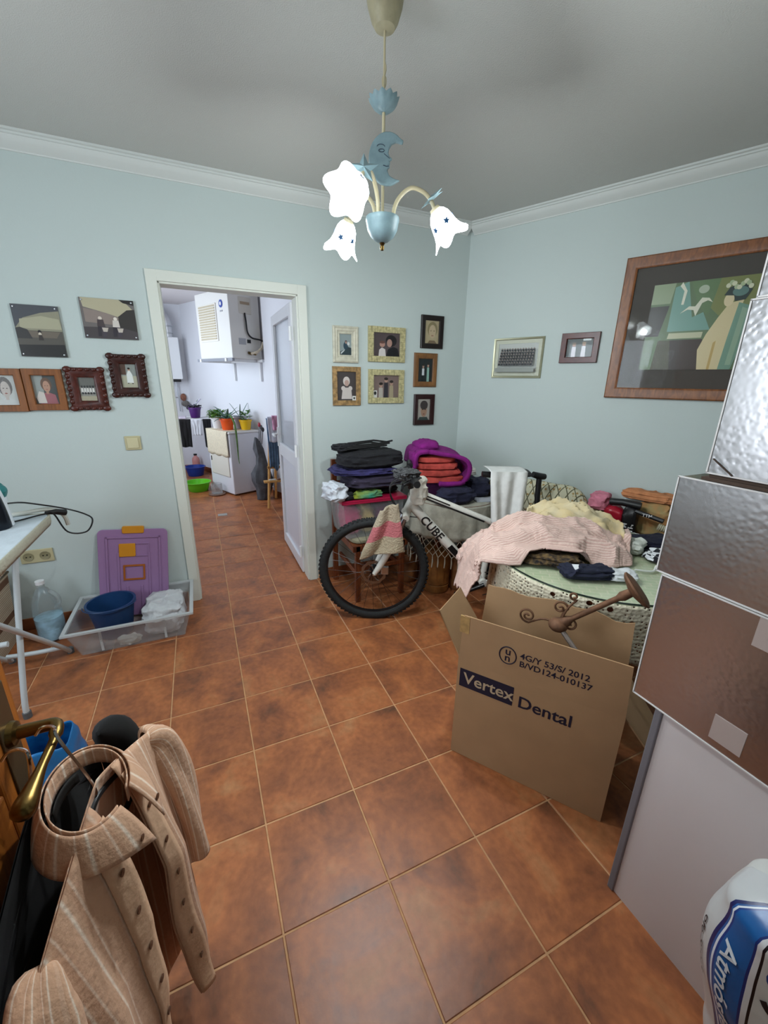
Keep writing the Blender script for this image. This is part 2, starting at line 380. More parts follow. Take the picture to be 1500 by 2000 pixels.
b = MB(); b.lathe([(.004, 2.296), (.02, 2.299), (.034, 2.309), (.043, 2.322), (.046, 2.331), (.042, 2.327), (.03, 2.314), (.005, 2.306)], 48, LC, fn=lambda q, t, s: (q.x*(1+.06*cos(12*t)), q.y*(1+.06*cos(12*t)), q.z+.006*cos(12*t)*s)); obj('scalloped_cup', b, lblue_m, ch)
b = MB(); b.tube([LC+V((0, 0, 2.33)), LC+V((0, 0, 2.02))], .005, 10); obj('stem', b, cream_m, ch)
# moon: crescent with a profile, facing the entrance
Mm = frame(LC+CR*.014+CB*.012+V((0, 0, 2.172)), CR, (0, 0, 1), CB)
out = []
for i in range(25):
    a = radians(50+i*(302-50)/24); out.append((.070*cos(a)*.86, .070*sin(a)))
inn = [(.034, -.056), (.016, -.052), (.0, -.044), (-.006, -.032), (-.004, -.024), (.002, -.021), (-.002, -.016), (.003, -.011), (-.001, -.006), (.009, .0), (.0, .006), (-.004, .014), (-.002, .026), (.006, .038), (.02, .044), (.041, .040), (.043, .048)]
inn = [(x+.006, y) for x, y in inn]
b = MB(Mm); b.prism([(x, y) for x, y in out]+inn, -.007, .007); moon = obj('moon', b, lblue_m, ch, bevel=.003)
dk = mat('face_line', '#3d4f5e', .5)
b = MB(Mm)
b.tube([(-.022+.012*cos(a), .03+.006*sin(a), .0075) for a in [pi*i/8 for i in range(9)]], .0012, 5); b.tube([(-.02+.009*cos(a), .02+.004*sin(a), .0075) for a in [2*pi*i/10 for i in range(10)]], .0012, 5, closed=True)
b.tube([(-.014, -.018, .0075), (-.004, -.021, .0075), (.004, -.02, .0075)], .0013, 5); b.tube([(-.012, .012, .0075), (.0, .004, .0075), (.006, .0, .0075)], .001, 5); obj('moon_face', b, dk, moon)
b = MB(); b.lathe([(0, 1.945), (.02, 1.949), (.038, 1.962), (.05, 1.982), (.054, 2.005), (.056, 2.008), (.055, 2.018), (.049, 2.020), (.02, 2.024), (0, 2.024)], 28, LC); obj('bowl', b, lblue_m, ch)
b = MB(); b.lathe([(0, 1.922), (.006, 1.924), (.008, 1.932), (.006, 1.938), (.01, 1.944), (.004, 1.95), (0, 1.95)], 12, LC); obj('finial', b, brass_m, ch)
def star_poly(r): return [((r if k % 2 == 0 else r*.45)*cos(pi/2+k*pi/5), (r if k % 2 == 0 else r*.45)*sin(pi/2+k*pi/5)) for k in range(10)]
navy_m = mat('navy_decal', '#1f4a72', .5)
for k, ang in enumerate((4, 133, -113)):
    d = CR*cos(radians(ang)) - CB*sin(radians(ang))      # positive angles turn away from the entrance
    side = V((0, 0, 1)).cross(d)
    pts = [LC+d*r+V((0, 0, z)) for r, z in ((.035, 2.01), (.04, 2.05), (.06, 2.083), (.093, 2.105), (.13, 2.098), (.158, 2.077), (.173, 2.05), (.18, 2.035))]
    b = MB(); b.tube(catmull(pts, 4), .0065, 10); arm = obj('arm', b, cream_m, ch)
    ax = (d*(.62, .52, .86)[k]+V((0, 0, (-.79, -.85, -.51)[k]))).normalized(); nk = LC+d*.178+V((0, 0, 2.045))
    R = frame((0, 0, 0), side, ax.cross(side), ax).to_3x3()
    b = MB(); b.lathe([(0, -.012), (.016, -.01), (.019, .0), (.018, .018), (0, .018)], 16, nk, R); obj('lamp_holder', b, cream_m, arm)
    def pet(q, t, s):
        f = 1+.13*s*cos(5*t); return (q.x*f, q.y*f, q.z+.009*cos(5*t)*s*s)
    pr = [(.017, .0), (.026, .008), (.034, .022), (.038, .040), (.041, .058), (.046, .074), (.055, .088), (.062, .096)]
    b = MB(); b.lathe(pr, 50, nk, R, fn=pet, cap=False); sh = obj('lamp_shade', b, shade_m, ch, solid=.002)
    for a in range(5):
        b = MB(); aa = a*2*pi/5+pi/5; o_ = nk+R @ V((.0385*cos(aa), .0385*sin(aa), .048)); rr = R @ V((cos(aa), sin(aa), 0)); tt = R @ V((-sin(aa), cos(aa), 0))
        Ms = frame(o_, tt, ax, rr); b.M = Ms
        b.prism([(x, y) for x, y in star_poly(.013)], -.001, .001); obj('star_decal', b, navy_m, sh)
    b = MB(); b.ell(nk+ax*.055, (.02, .02, .028), R=R); obj('bulb', b, bulb_m, ch)
    # star ornament over the shade
    sx = (d*.75+V((0, 0, .66))).normalized() if k == 0 else (d*.3+V((0, 0, .95))).normalized()
    so = nk+V((0, 0, .035))+d*-.012 if k == 0 else nk+V((0, 0, .05))-d*.03
    zz = (V((0, 0, 1))*.8+d*-.6).normalized() if k == 0 else (CB*.9+V((0, 0, .3))).normalized()
    xx = CR if k else (d*.8+V((0, 0, .6))).normalized(); yy = zz.cross(xx).normalized(); xx = yy.cross(zz).normalized()
    b = MB(frame(so, xx, yy, zz)); sp = star_poly(.047)
    b.add([(0, 0, .010), (0, 0, -.004)]+[(x, y, 0) for x, y in sp], [(0, 2+i, 2+(i+1) % 10) for i in range(10)]+[(1, 2+(i+1) % 10, 2+i) for i in range(10)]); obj('star', b, lblue_m, arm, smooth=False)
    l = bpy.data.lights.new('bulb_light', 'POINT'); l.energy = 19; l.color = (.90, .97, 1.0); l.shadow_soft_size = .02
    lo = bpy.data.objects.new('bulb_light', l); COL.objects.link(lo); lo.parent = ch; lo.location = nk+ax*.105-V(ch.location)

# ------------------------------------------------------------------ framed pictures
def pcol(h): return lin(h)
def print_part(name, M, w, h, bg, shapes, parent):
    b = MB(M); b.col = pcol(bg); b.poly([(-w/2, -h/2, 0), (w/2, -h/2, 0), (w/2, h/2, 0), (-w/2, h/2, 0)])
    for k, (t, c, *p) in enumerate(shapes):
        z = .00025*(k+1); b.col = pcol(c)
        if t == 'e':
            cx, cy, rx, ry = p[0]; pts = [(cx+rx*cos(2*pi*i/18), cy+ry*sin(2*pi*i/18)) for i in range(18)]
        else: pts = p[0]
        pts = [(max(-1, min(1, x)), max(-1, min(1, y))) for x, y in pts]
        b.poly([(x*w/2, y*h/2, z) for x, y in pts])
    return obj(name, b, print_m, parent, smooth=False)
def ring(b, w, h, fw, prof):
    """sweep a moulding profile (t 0..1 from outside in, height) round a rectangle"""
    n = len(prof); vs = []
    for cx, cy in ((-1, -1), (1, -1), (1, 1), (-1, 1)):
        for t, z in prof: vs.append((cx*(w/2-t*fw), cy*(h/2-t*fw), z))
    fs = []
    for k in range(4):
        j = (k+1) % 4
        for i in range(n-1): fs.append((k*n+i, j*n+i, j*n+i+1, k*n+i+1))
    b.add(vs, fs)
def rect_from(pts, right):
    P_ = [onR(*p, .012) if right else ony(*p, YW-.012) for p in pts]
    a = [((p-CA).dot(UR) if right else p.x) for p in P_]; z = [p.z for p in P_]
    a0, a1, z0, z1 = (a[0]+a[3])/2, (a[1]+a[2])/2, (z[2]+z[3])/2, (z[0]+z[1])/2
    c = (a0+a1)/2; zc = (z0+z1)/2
    o = (CA+UR*c if right else V((c, YW, 0)))+V((0, 0, zc))
    M = frame(o, UR if right else (1, 0, 0), (0, 0, 1), NR if right else (0, -1, 0)); return M, a1-a0, z1-z0
def picture(label, pts, right, fw, depth, fm, bg, shapes, style='plain', matw=0, matc='#ddd6c4', glass=True, name='picture_frame', cat='picture', group='family pictures on the walls'):
    M, w, h = rect_from(pts, right); t = thing(name, label, cat, M @ V((0, -h/2, 0)), group)
    off = .0006
    prof = {'plain': [(0, off), (0, depth*.8), (.12, depth), (.7, depth*.85), (1, depth*.6), (1, .003)],
            'step': [(0, off), (0, depth*.7), (.2, depth), (.35, depth*.75), (.55, depth*.9), (.75, depth*.55), (.88, depth*.7), (1, depth*.5), (1, .003)],
            'flat': [(0, off), (0, depth*.9), (.06, depth), (.9, depth), (1, depth*.85), (1, .003)],
            'round': [(0, off), (.0, depth*.4), (.15, depth*.8), (.45, depth), (.8, depth*.8), (1, depth*.45), (1, .003)]}[style if style in ('plain', 'step', 'flat', 'round') else 'round']
    b = MB(M); ring(b, w, h, fw, prof); fo = obj('moulding', b, fm, t, bevel=0, ang=30)
    if style == 'carved':
        b = MB(M)
        nx, ny = 5, 6
        for i in range(nx+1):
            for sy in (-1, 1):
                x = -w/2+fw*.25+i*(w-fw*.5)/nx; r_ = fw*(.42 if i in (0, nx) else .27); b.ell((x, sy*(h/2-fw*.2), depth*.75), (r_, r_*.8, depth*.45), 10)
        for j in range(1, ny):
            for sx_ in (-1, 1):
                y = -h/2+fw*.25+j*(h-fw*.5)/ny; b.ell((sx_*(w/2-fw*.2), y, depth*.75), (fw*.26, fw*.3, depth*.45), 10)
        obj('carving', b, fm, fo)
    if style == 'mosaic':
        b = MB(M); n1 = max(4, int(w/.021)); n2 = max(4, int(h/.021))
        def tl(x0, y0, x1, y1):
            z = depth*(1.0+.25*random.random()); b.box((x0+.0008, y0+.0008, depth*.6), (x1-.0008, y1-.0008, z))
        for i in range(n1):
            for y0, y1 in ((h/2-fw*.5, h/2), (h/2-fw, h/2-fw*.5), (-h/2, -h/2+fw*.5), (-h/2+fw*.5, -h/2+fw)):
                tl(-w/2+i*w/n1, y0, -w/2+(i+1)*w/n1, y1)
        for j in range(n2):
            y = -h/2+fw+j*(h-2*fw)/n2
            for x0, x1 in ((-w/2, -w/2+fw*.5), (-w/2+fw*.5, -w/2+fw), (w/2-fw*.5, w/2), (w/2-fw, w/2-fw*.5)): tl(x0, y, x1, y+(h-2*fw)/n2)
        o = obj('mosaic', b, mat('pale_gold_mosaic', '#bdb487', .35, var=.3, scale=55), fo, smooth=False); o['kind'] = 'stuff'
    if style == 'inlay':
        pass
    iw, ih = w-2*fw, h-2*fw
    if matw:
        b = MB(M); b.mi = 0; ring(b, iw+.002, ih+.002, matw, [(0, .0045), (1, .0045), (1, .003)]); obj('mount', b, mat('mount_'+matc, matc, .8), t, smooth=False)
        iw -= 2*matw; ih -= 2*matw
    print_part('photograph', M @ Matrix.Translation((0, 0, .0028)), iw, ih, bg, shapes, t)
    if glass:
        b = MB(M); gz = depth*.55; b.box((-w/2+fw*.98, -h/2+fw*.98, gz), (w/2-fw*.98, h/2-fw*.98, gz+.0012)); obj('glass', b, glass_m, t, smooth=False)
    return t, M, w, h
def canvas(label, pts, bg, shapes):
    M, w, h = rect_from(pts, False); t = thing('photo_canvas', label, 'picture', M @ V((0, -h/2, 0)), 'family pictures on the walls')
    b = MB(M); b.box((-w/2, -h/2, .0006), (w/2, h/2, .012)); obj('panel', b, mat('panel_edge', '#8b8d88', .6), t, smooth=False)
    print_part('print', M @ Matrix.Translation((0, 0, .0124)), w*.995, h*.995, bg, shapes, t)
    for sx_ in (-1, 1):
        for sy in (-1, 1): b = MB(M); b.lathe([(0, .012), (.004, .012), (.004, .0155), (0, .0165)], 10, (sx_*(w/2-.012), sy*(h/2-.012), 0)); obj('corner_screw', b, steel_m, t)
canvas('square sepia photo panel of a lone motocross rider under a pale sky', [(17, 593), (112, 598), (132, 697), (44, 697)], '#8f8c78',
       [('p', '#4d4f55', [(-1, 1), (1, 1), (1, .82), (.2, .72), (-.6, .5), (-1, .1)]), ('p', '#a9a58c', [(-.75, .45), (.2, .6), (.95, .5), (1, .1), (-.8, .1)]), ('p', '#57534d', [(-1, .02), (1, .02), (1, -1), (-1, -1)]),
        ('p', '#6f655a', [(-.5, .0), (.9, .0), (.7, -.25), (-.4, -.25)]), ('p', '#3a3838', [(-1, .1), (-.8, .14), (-.5, .05), (-.35, -.3), (-1, -.3)]), ('p', '#2d2b2b', [(-1, -.55), (1, -.5), (1, -1), (-1, -1)]),
        ('e', '#2a2626', (.0, -.02, .08, .07)), ('e', '#cfc6b4', (0, -.12, .07, .08)), ('p', '#3a3230', [(-.1, -.35), (.12, -.35), (.07, -.14), (-.06, -.14)])])
def rider(x, a, bcol):
    return [('e', a, (x, .02, .07, .09)), ('p', bcol, [(x-.14, -.4), (x+.14, -.4), (x+.11, -.05), (x-.11, -.05)]), ('p', '#38333a', [(x-.16, -.9), (x-.03, -.9), (x, -.4), (x-.13, -.4)]), ('p', '#4a444c', [(x+.03, -.95), (x+.18, -.85), (x+.13, -.4), (x, -.4)]), ('p', '#bdb3a8', [(x+.02, -.45), (x+.26, -.45), (x+.2, -.66), (x+.05, -.66)])]
canvas('sepia photo panel of two motocross riders standing beside their bikes', [(150, 582), (258, 585), (272, 662), (170, 662)], '#6e6866',
       [('p', '#b3ab90', [(-.95, 1), (.6, 1), (.95, .5), (.4, .1), (-.1, .3), (-.9, .55)]), ('p', '#2c2a2a', [(.45, 1), (1, 1), (1, .75), (.6, .85)]), ('p', '#3b3735', [(1, .55), (.7, .5), (.3, .1), (.2, -.9), (1, -1)]), ('p', '#8c7e77', [(-.9, .5), (-.1, .3), (.35, .1), (.3, -.3), (-.9, -.2)]), ('p', '#4a4446', [(-1, -.45), (.4, -.4), (1, -.6), (1, -1), (-1, -1)])]+rider(-.35, '#d4c8bb', '#4a4042')+rider(.22, '#e0d7cc', '#cfc7bf'))
honey = wood('honey_wood', '#6e3f1c', '#8d5527', .4)
def portrait(hair, skin, cloth, x=0, y=.1, s=1):
    return [('e', hair, (x, y+.22*s, .46*s, .48*s)), ('e', skin, (x, y+.08*s, .3*s, .4*s)), ('p', cloth, [(x-.75*s, -1), (x-.6*s, y-.5*s), (x-.15*s, y-.35*s), (x+.15*s, y-.35*s), (x+.6*s, y-.5*s), (x+.75*s, -1)]), ('p', skin, [(x-.12*s, y-.2*s), (x+.12*s, y-.2*s), (x+.1*s, y-.45*s), (x-.1*s, y-.45*s)]),
            ('e', '#4a3a34', (x-.11*s, y+.13*s, .045*s, .025*s)), ('e', '#4a3a34', (x+.11*s, y+.13*s, .045*s, .025*s)), ('e', '#9c5a50', (x, y-.12*s, .09*s, .03*s))]
picture('honey wood frame with a faded close portrait of a curly-haired person', [(-42, 719), (37, 719.5), (59, 803), (-18, 805)], False, .034, .022, honey, '#c9cdc9', portrait('#6b6663', '#c5bcb4', '#cfd2d0', 0, -.05, 1.35), 'flat')
picture('honey wood frame with a portrait of a person in a pink shirt', [(38.5, 720), (117, 720.5), (136, 800), (60.5, 802.5)], False, .034, .022, honey, '#4f5251', [('p', '#9aa09c', [(-1, 1), (-.1, 1), (-.2, -.2), (-1, -.6)])]+portrait('#6a4f3e', '#b98f78', '#a3646b', .1, .15, 1)+[('p', '#d3cbc3', [(-.8, -.95), (-.1, -.95), (-.2, -.2), (-.6, -.1), (-.9, -.6)])], 'flat')
carved = mat('carved_mahogany', '#4a1d14', .35, var=.35, scale=35)
carved2 = mat('carved_dark_wood', '#35150f', .35, var=.35, scale=35)
picture('carved mahogany frame with a small grey photo of a seated team', [(126, 718), (201, 718), (214, 800), (140, 802)], False, .052, .022, carved, '#9a9890', [('p', '#6e6e68', [(-1, 1), (1, 1), (1, .2), (-1, .2)])]+[s for k in range(5) for s in (('e', '#3a3a3a', (-.7+k*.35, .2, .13, .12)), ('p', '#e1dfda', [(-.86+k*.35, -.35), (-.55+k*.35, -.35), (-.6+k*.35, .1), (-.82+k*.35, .1)]), ('e', '#2f3032', (-.7+k*.35, -.35, .13, .1)))]+[('p', '#b1aa92', [(-1, -.6), (1, -.6), (1, -1), (-1, -1)])], 'carved')
picture('carved dark wood frame with a photo of a child dressed in white', [(209, 692), (281, 692.5), (292, 774), (222, 776)], False, .052, .022, carved2, '#8f9590', [('p', '#5b4236', [(-1, 1), (-.3, 1), (-.35, .1), (-1, .1)]), ('p', '#b5b39c', [(-1, 0), (1, 0), (1, -1), (-1, -1)]), ('p', '#e8ece8', [(-.35, -.6), (.5, -.6), (.45, .1), (.2, .45), (-.05, .45), (-.3, .1)]), ('e', '#caa48d', (.08, .55, .14, .13)), ('e', '#2f2723', (.08, .63, .16, .09)), ('e', '#3a332d', (-.2, -.64, .1, .04)), ('e', '#3a332d', (.35, -.66, .12, .04))], 'carved')
creamf = mat('whitewashed_frame', '#c8c4b1', .55, var=.12, scale=40); goldf = mat('gilt_base', '#a89f72', .45)
picture('stepped cream frame with a bluish photo of a child sitting outdoors', [(650, 635.5), (700, 638), (700, 708), (650.5, 708.5)], False, .050, .022, creamf, '#8f9c9c', [('p', '#2c3b40', [(-1, -1), (1, -1), (1, -.3), (.2, -.15), (-.2, -.5), (-1, -.7)]), ('e', '#26404f', (.05, -.1, .4, .38)), ('e', '#4b3d38', (.1, .28, .2, .14)), ('e', '#b08f80', (.1, .2, .15, .12)), ('e', '#d9dbd8', (.5, .1, .22, .17)), ('p', '#c9cfd0', [(-.8, -.95), (-.2, -.6), (-.1, -.45), (-.8, -.75)])], 'step')
picture('pale gold mosaic frame with a photo of a woman holding a baby in white', [(720, 635.5), (794, 641), (788.5, 708.5), (719, 706)], False, .040, .016, goldf, '#55494a', [('e', '#211c1f', (.35, .35, .42, .5)), ('e', '#b08a7c', (.22, .15, .2, .34)), ('p', '#1b1a1f', [(-.05, -1), (1, -1), (.85, -.3), (.5, -.15), (.1, -.4)]), ('p', '#d6cfcb', [(-.6, -1), (-.05, -1), (-.1, -.4), (-.35, -.25), (-.55, -.45)]), ('e', '#b3897a', (-.32, .02, .2, .24)), ('e', '#6d4a3f', (-.33, .2, .2, .12))], 'mosaic')
def kid(x, hgt, c, hair='#2f2622'): return [('p', c, [(x-.17, -1), (x+.17, -1), (x+.15, hgt-.4), (x-.15, hgt-.4)]), ('e', '#b5917f', (x, hgt-.2, .13, .2)), ('e', hair, (x, hgt-.06, .15, .13))]
picture('pale gold mosaic frame with a photo of three children in a row', [(719.5, 722), (790, 721.5), (787.5, 786), (720, 789)], False, .040, .016, goldf, '#7d6a64', kid(-.4, .3, '#b8b1a6')+kid(0, .75, '#37333a')+kid(.42, .5, '#a89a7e')+[('p', '#d9d8d2', [(-1, -1), (-.7, -1), (-.7, -.35), (-1, -.35)]), ('e', '#2b2b2b', (-.85, -.6, .1, .16))], 'mosaic')
inl = mat('bamboo_inlay_frame', '#9a7a4e', .5, var=.45, scale=45)
picture('brown inlaid frame with a dark photo of a baby in a knitted hood', [(650, 716), (705, 716), (704, 791.5), (650, 792)], False, .034, .016, inl, '#4a4241', [('p', '#cfc5bf', [(-.55, -.9), (.6, -.9), (.5, -.1), (-.4, -.1)]), ('e', '#d8cfc9', (.0, .35, .36, .32)), ('e', '#bd9c90', (.02, .22, .24, .22)), ('e', '#d2c8c2', (-.35, -.15, .22, .16)), ('e', '#d2c8c2', (.4, -.15, .22, .16)), ('p', '#e6e6e2', [(.62, -1), (1, -1), (1, -.68), (.62, -.68)]), ('e', '#222222', (.81, -.84, .09, .08))], 'flat')
ebony = mat('ebony_frame', '#1d1412', .35); ebony2 = mat('dark_cherry_frame', '#2b0f10', .35)
picture('black wood frame with a pencil sketch of a long-haired girl', [(824, 615), (868, 617), (863.5, 681), (821.5, 680.5)], False, .035, .02, ebony, '#b5a685', [('e', '#8b7f5c', (.1, .25, .72, .66)), ('e', '#c2ae8f', (.1, .05, .5, .6)), ('e', '#6e6046', (-.12, .12, .1, .04)), ('e', '#6e6046', (.32, .12, .1, .04)), ('e', '#99705c', (.1, -.3, .18, .05)), ('p', '#7d6a52', [(-.6, -1), (.8, -1), (.45, -.72), (-.3, -.72)])], 'plain')
chest_m = wood('chestnut_frame', '#6d4a2a', '#84592f', .5)
picture('honey brown beaded frame with a dark photo of two children', [(810, 690), (855, 689), (853, 756.5), (808, 755.5)], False, .040, .018, chest_m, '#22282a', kid(-.3, .55, '#cfd2d6')+kid(.4, .65, '#8fb5a8')+[('p', '#1d2024', [(-.55, -1), (-.1, -1), (-.1, -.45), (-.5, -.45)])], 'carved' if False else 'round')
picture('dark cherry frame with a drawn portrait of a boy with a fringe', [(809, 770), (849.5, 770), (846, 829), (808, 830)], False, .035, .02, ebony2, '#aba49b', [('p', '#3a4542', [(-.9, -1), (.9, -1), (.6, -.7), (-.6, -.7)]), ('e', '#a9866f', (.05, -.12, .5, .58)), ('e', '#3f3534', (.05, .42, .62, .42)), ('p', '#3f3534', [(-.55, .4), (.65, .4), (.55, .12), (.1, .2), (-.45, .1)]), ('e', '#2c2422', (-.18, .0, .1, .04)), ('e', '#2c2422', (.28, .0, .1, .04)), ('e', '#7d4b42', (.05, -.42, .16, .05))], 'plain')
# right wall
silv = mat('silver_gilt_frame', '#a7a58a', .3, metal=.7)
crowd = []
for r_ in range(6):
    for k in range(13):
        x = -.82+k*.137; y = .62-r_*.2; crowd += [('p', ('#2d2f33', '#3b3b40', '#24262a')[(r_+k) % 3], [(x-.06, y-.16), (x+.06, y-.16), (x+.05, y), (x-.05, y)]), ('e', '#8a7f77', (x, y+.03, .035, .05))]
picture('thin silver frame with a grey group photograph of many people in rows', [(964, 662), (1064, 656), (1055, 738), (961, 738)], True, .014, .014, silv, '#a7aba6', [('p', '#b9bdb8', [(-1, 1), (1, 1), (1, .6), (-1, .7)])]+crowd+[('p', '#8f948e', [(-1, -.72), (1, -.72), (1, -1), (-1, -1)])], 'plain', matw=.026, matc='#c3c6b4')
redw = mat('reddish_wood_frame', '#4f211a', .35, var=.2, scale=30)
picture('small reddish wood frame with a photo of two children side by side', [(1100, 650), (1174.5, 649), (1164, 709.5), (1091, 708)], True, .036, .02, redw, '#39443f', kid(-.45, .55, '#d3d1d6', '#6d5a48')+kid(.3, .6, '#d8d6da', '#8a745c')+[('p', '#c7d0cf', [(.2, 1), (.8, 1), (.8, .78), (.2, .78)])], 'flat')
# the large print
sR = lambda x, y: (onR(x, y, .02)-CA).dot(UR)
zR = lambda x, y: onR(x, y, .02).z
a0, zt, zb = (sR(1224, 505)+sR(1181, 776))/2, zR(1224, 505), zR(1181, 776); aL = sR(1278, 560); aR = sR(1489, 538); fwB = .062
a1 = aR+(aL-a0)
oak_m = wood('oak_frame', '#6a3c1c', '#8a5428', .4, stretch=(1, 1, .3))
Mb = frame(CA+UR*((a0+a1)/2)+V((0, 0, (zt+zb)/2)), UR, (0, 0, 1), NR); W, H = a1-a0, zt-zb
big = thing('framed_art_print', 'large oak-framed green art print of a pale robed figure with a wreath', 'picture', Mb @ V((0, -H/2, 0)))
b = MB(Mb); ring(b, W, H, fwB, [(0, .0006), (0, .02), (.1, .026), (.8, .022), (1, .015), (1, .004)]); obj('moulding', b, oak_m, big, ang=30)
zA1, zA0 = zR(1278, 557), zR(1247, 722)
b = MB(Mb); b.box((-W/2+fwB*.95, -H/2+fwB*.95, .004), (W/2-fwB*.95, H/2-fwB*.95, .006)); obj('mount', b, mat('grey_mount', '#4c4843', .8), big, smooth=False)
aw, ah = aR-aL, zA1-zA0; Ma = Mb @ Matrix.Translation(((aL+aR)/2-(a0+a1)/2, (zA0+zA1)/2-(zt+zb)/2, .0064))
art = [('p', '#8d9d7c', [(-1, 1), (-.55, 1), (-.6, .55), (-1, .55)]), ('p', '#3b3b36', [(-1, .5), (-.6, .5), (-.72, -.2), (-1, -.2)]), ('p', '#6f9a8c', [(-.55, .9), (-.3, 1), (-.1, .2), (.1, .3), (.3, -.1), (-.55, -.1)]), ('p', '#79804a', [(.3, 1), (1, 1), (1, .3), (.4, .2), (.1, .5)]), ('p', '#5f7a52', [(-.25, 1), (.3, 1), (.2, .2), (-.05, .5)]),
       ('p', '#33291f', [(-.5, -.3), (.2, -.3), (.25, -1), (-.45, -1)]), ('p', '#4a4a33', [(-.7, -.3), (-.45, -.3), (-.35, -1), (-.75, -1)]), ('p', '#b5b896', [(-.5, -.14), (.18, -.14), (.17, -.27), (-.52, -.27)]),
       ('p', '#d8d9c4', [(-.42, 1), (-.3, .8), (-.32, .5), (-.37, .5), (-.36, .8), (-.46, .92)]), ('p', '#d5d6c0', [(-.36, .3), (-.2, .45), (-.08, .44), (.02, .62), (.16, .6), (.24, .5), (.14, .55), (.04, .5), (-.04, .22), (-.1, .36), (-.22, .38)]), ('e', '#aab79e', (.02, .8, .1, .09)),
       ('p', '#cdbf94', [(.55, .45), (.8, .5), (.72, 0), (.68, -1), (.22, -1), (.15, -.55), (.25, -.2), (.4, .15)]), ('p', '#6f937f', [(.72, .45), (.98, .35), (1, -.2), (.85, -1), (.62, -1), (.66, -.3)]), ('p', '#8aa58c', [(.8, .35), (.9, .3), (.84, -.9), (.74, -.9)]), ('p', '#b59a5c', [(.42, -.4), (.47, -.35), (.46, -1), (.41, -1)]),
       ('e', '#d6c79f', (.53, .52, .09, .14)), ('p', '#2b3a38', [(.42, .62), (.5, .78), (.72, .86), (.9, .7), (.82, .5), (.64, .48), (.6, .6)]), ('e', '#5b7d76', (.7, .68, .14, .1))]+[('e', ('#cfd0b2', '#a9b890')[k % 2], (.46+.05*k, .82+.06*sin(k*1.3), .045, .05)) for k in range(9)]
print_part('art_print', Ma, aw, ah, '#5c7350', art, big)
b = MB(Mb); b.box((-W/2+fwB*.97, -H/2+fwB*.97, .0135), (W/2-fwB*.97, H/2-fwB*.97, .015)); obj('glass', b, glass_m, big, smooth=False)

# ------------------------------------------------------------------ switch and sockets
ivory = mat('ivory_plastic', '#bdb48f', .4)
c0 = ony(260, 865, YW); t = thing('light_switch', 'ivory square rocker light switch beside the doorway', 'switch', c0)
b = MB(); b.box((c0.x-.042, YW-.009, c0.z-.042), (c0.x+.042, YW-.0005, c0.z+.042)); obj('switch_plate', b, ivory, t, smooth=False, bevel=.004)
b = MB(); b.box((c0.x-.03, YW-.014, c0.z-.03), (c0.x+.03, YW-.008, c0.z+.03)); obj('rocker', b, mat('ivory_rocker', '#cdc59f', .4), t, smooth=False, bevel=.003)
c0 = ony(73, 1085, YW); t = thing('wall_socket', 'ivory double wall socket low on the wall behind the ironing board', 'socket', c0)
b = MB(); b.box((c0.x-.08, YW-.010, c0.z-.041), (c0.x+.08, YW-.0005, c0.z+.041)); obj('socket_plate', b, ivory, t, smooth=False, bevel=.003)
for sx_ in (-.04, .04):
    R = frame((0, 0, 0), (1, 0, 0), (0, 0, 1), (0, -1, 0)).to_3x3()
    b = MB(); b.lathe([(.024, .0), (.026, .002), (.024, .003), (.02, .001), (0, .001)], 20, (c0.x+sx_, YW-.0105, c0.z), R); so = obj('socket_well', b, mat('socket_well', '#8f8868', .5), t)
    b = MB()
    for dx in (-.0095, .0095): b.lathe([(0, .0), (.0035, 0), (.0035, .003), (0, .003)], 8, (c0.x+sx_+dx, YW-.0105, c0.z), R)
    obj('contact_hole', b, black_m, so)

# ------------------------------------------------------------------ laundry: white glazed door standing open
pvc_m = mat('white_pvc', '#e3e5ea', .3); frost_m = mat('frosted_pane', '#dfe6ef', .35, trans=.75, alpha=.55)
DX = D1-.002; y0, y1 = YW+.125, YW+.125+.775
dr = thing('glazed_door', 'white plastic half-glazed door standing open into the laundry', 'door', (DX, (y0+y1)/2, 0))
def dbox(a, c, th=.025, n='rail', m=pvc_m, p=dr, bv=.004): q = MB(); q.box((DX-th, a[0], a[1]), (DX+th, c[0], c[1])); return obj(n, q, m, p, smooth=False, bevel=bv)
z0, z1 = .012, 1.995; sw = .075
dbox((y0, z0), (y0+sw, z1), n='stile'); dbox((y1-sw, z0), (y1, z1), n='stile')
for a, c in ((z0, z0+.1), (.86, .97), (z1-sw, z1)): dbox((y0+sw, a), (y1-sw, c), n='rail')
dbox((y0+sw, .97), (y1-sw, z1-sw), .006, 'glass_pane', frost_m, bv=0); dbox((y0+sw, z0+.1), (y1-sw, .86), .008, 'lower_panel', mat('pvc_panel', '#d9dbe4', .35), bv=0)
for z in (.2, 1.0, 1.8):
    q = MB(); q.cyl((DX-.034, y0-.004, z-.045), (DX-.034, y0-.004, z+.045), .009, 10); obj('hinge', q, white_m, dr)
q = MB(); q.box((DX-.036, y1-.055, .93), (DX-.024, y1-.025, 1.1)); pl_ = obj('handle_plate', q, white_m, dr, smooth=False, bevel=.003)
q = MB(); q.tube(catmull([(DX-.03, y1-.04, 1.04), (DX-.07, y1-.04, 1.04), (DX-.078, y1-.06, 1.04), (DX-.078, y1-.15, 1.035)], 4), .009, 10); obj('door_handle', q, white_m, pl_)

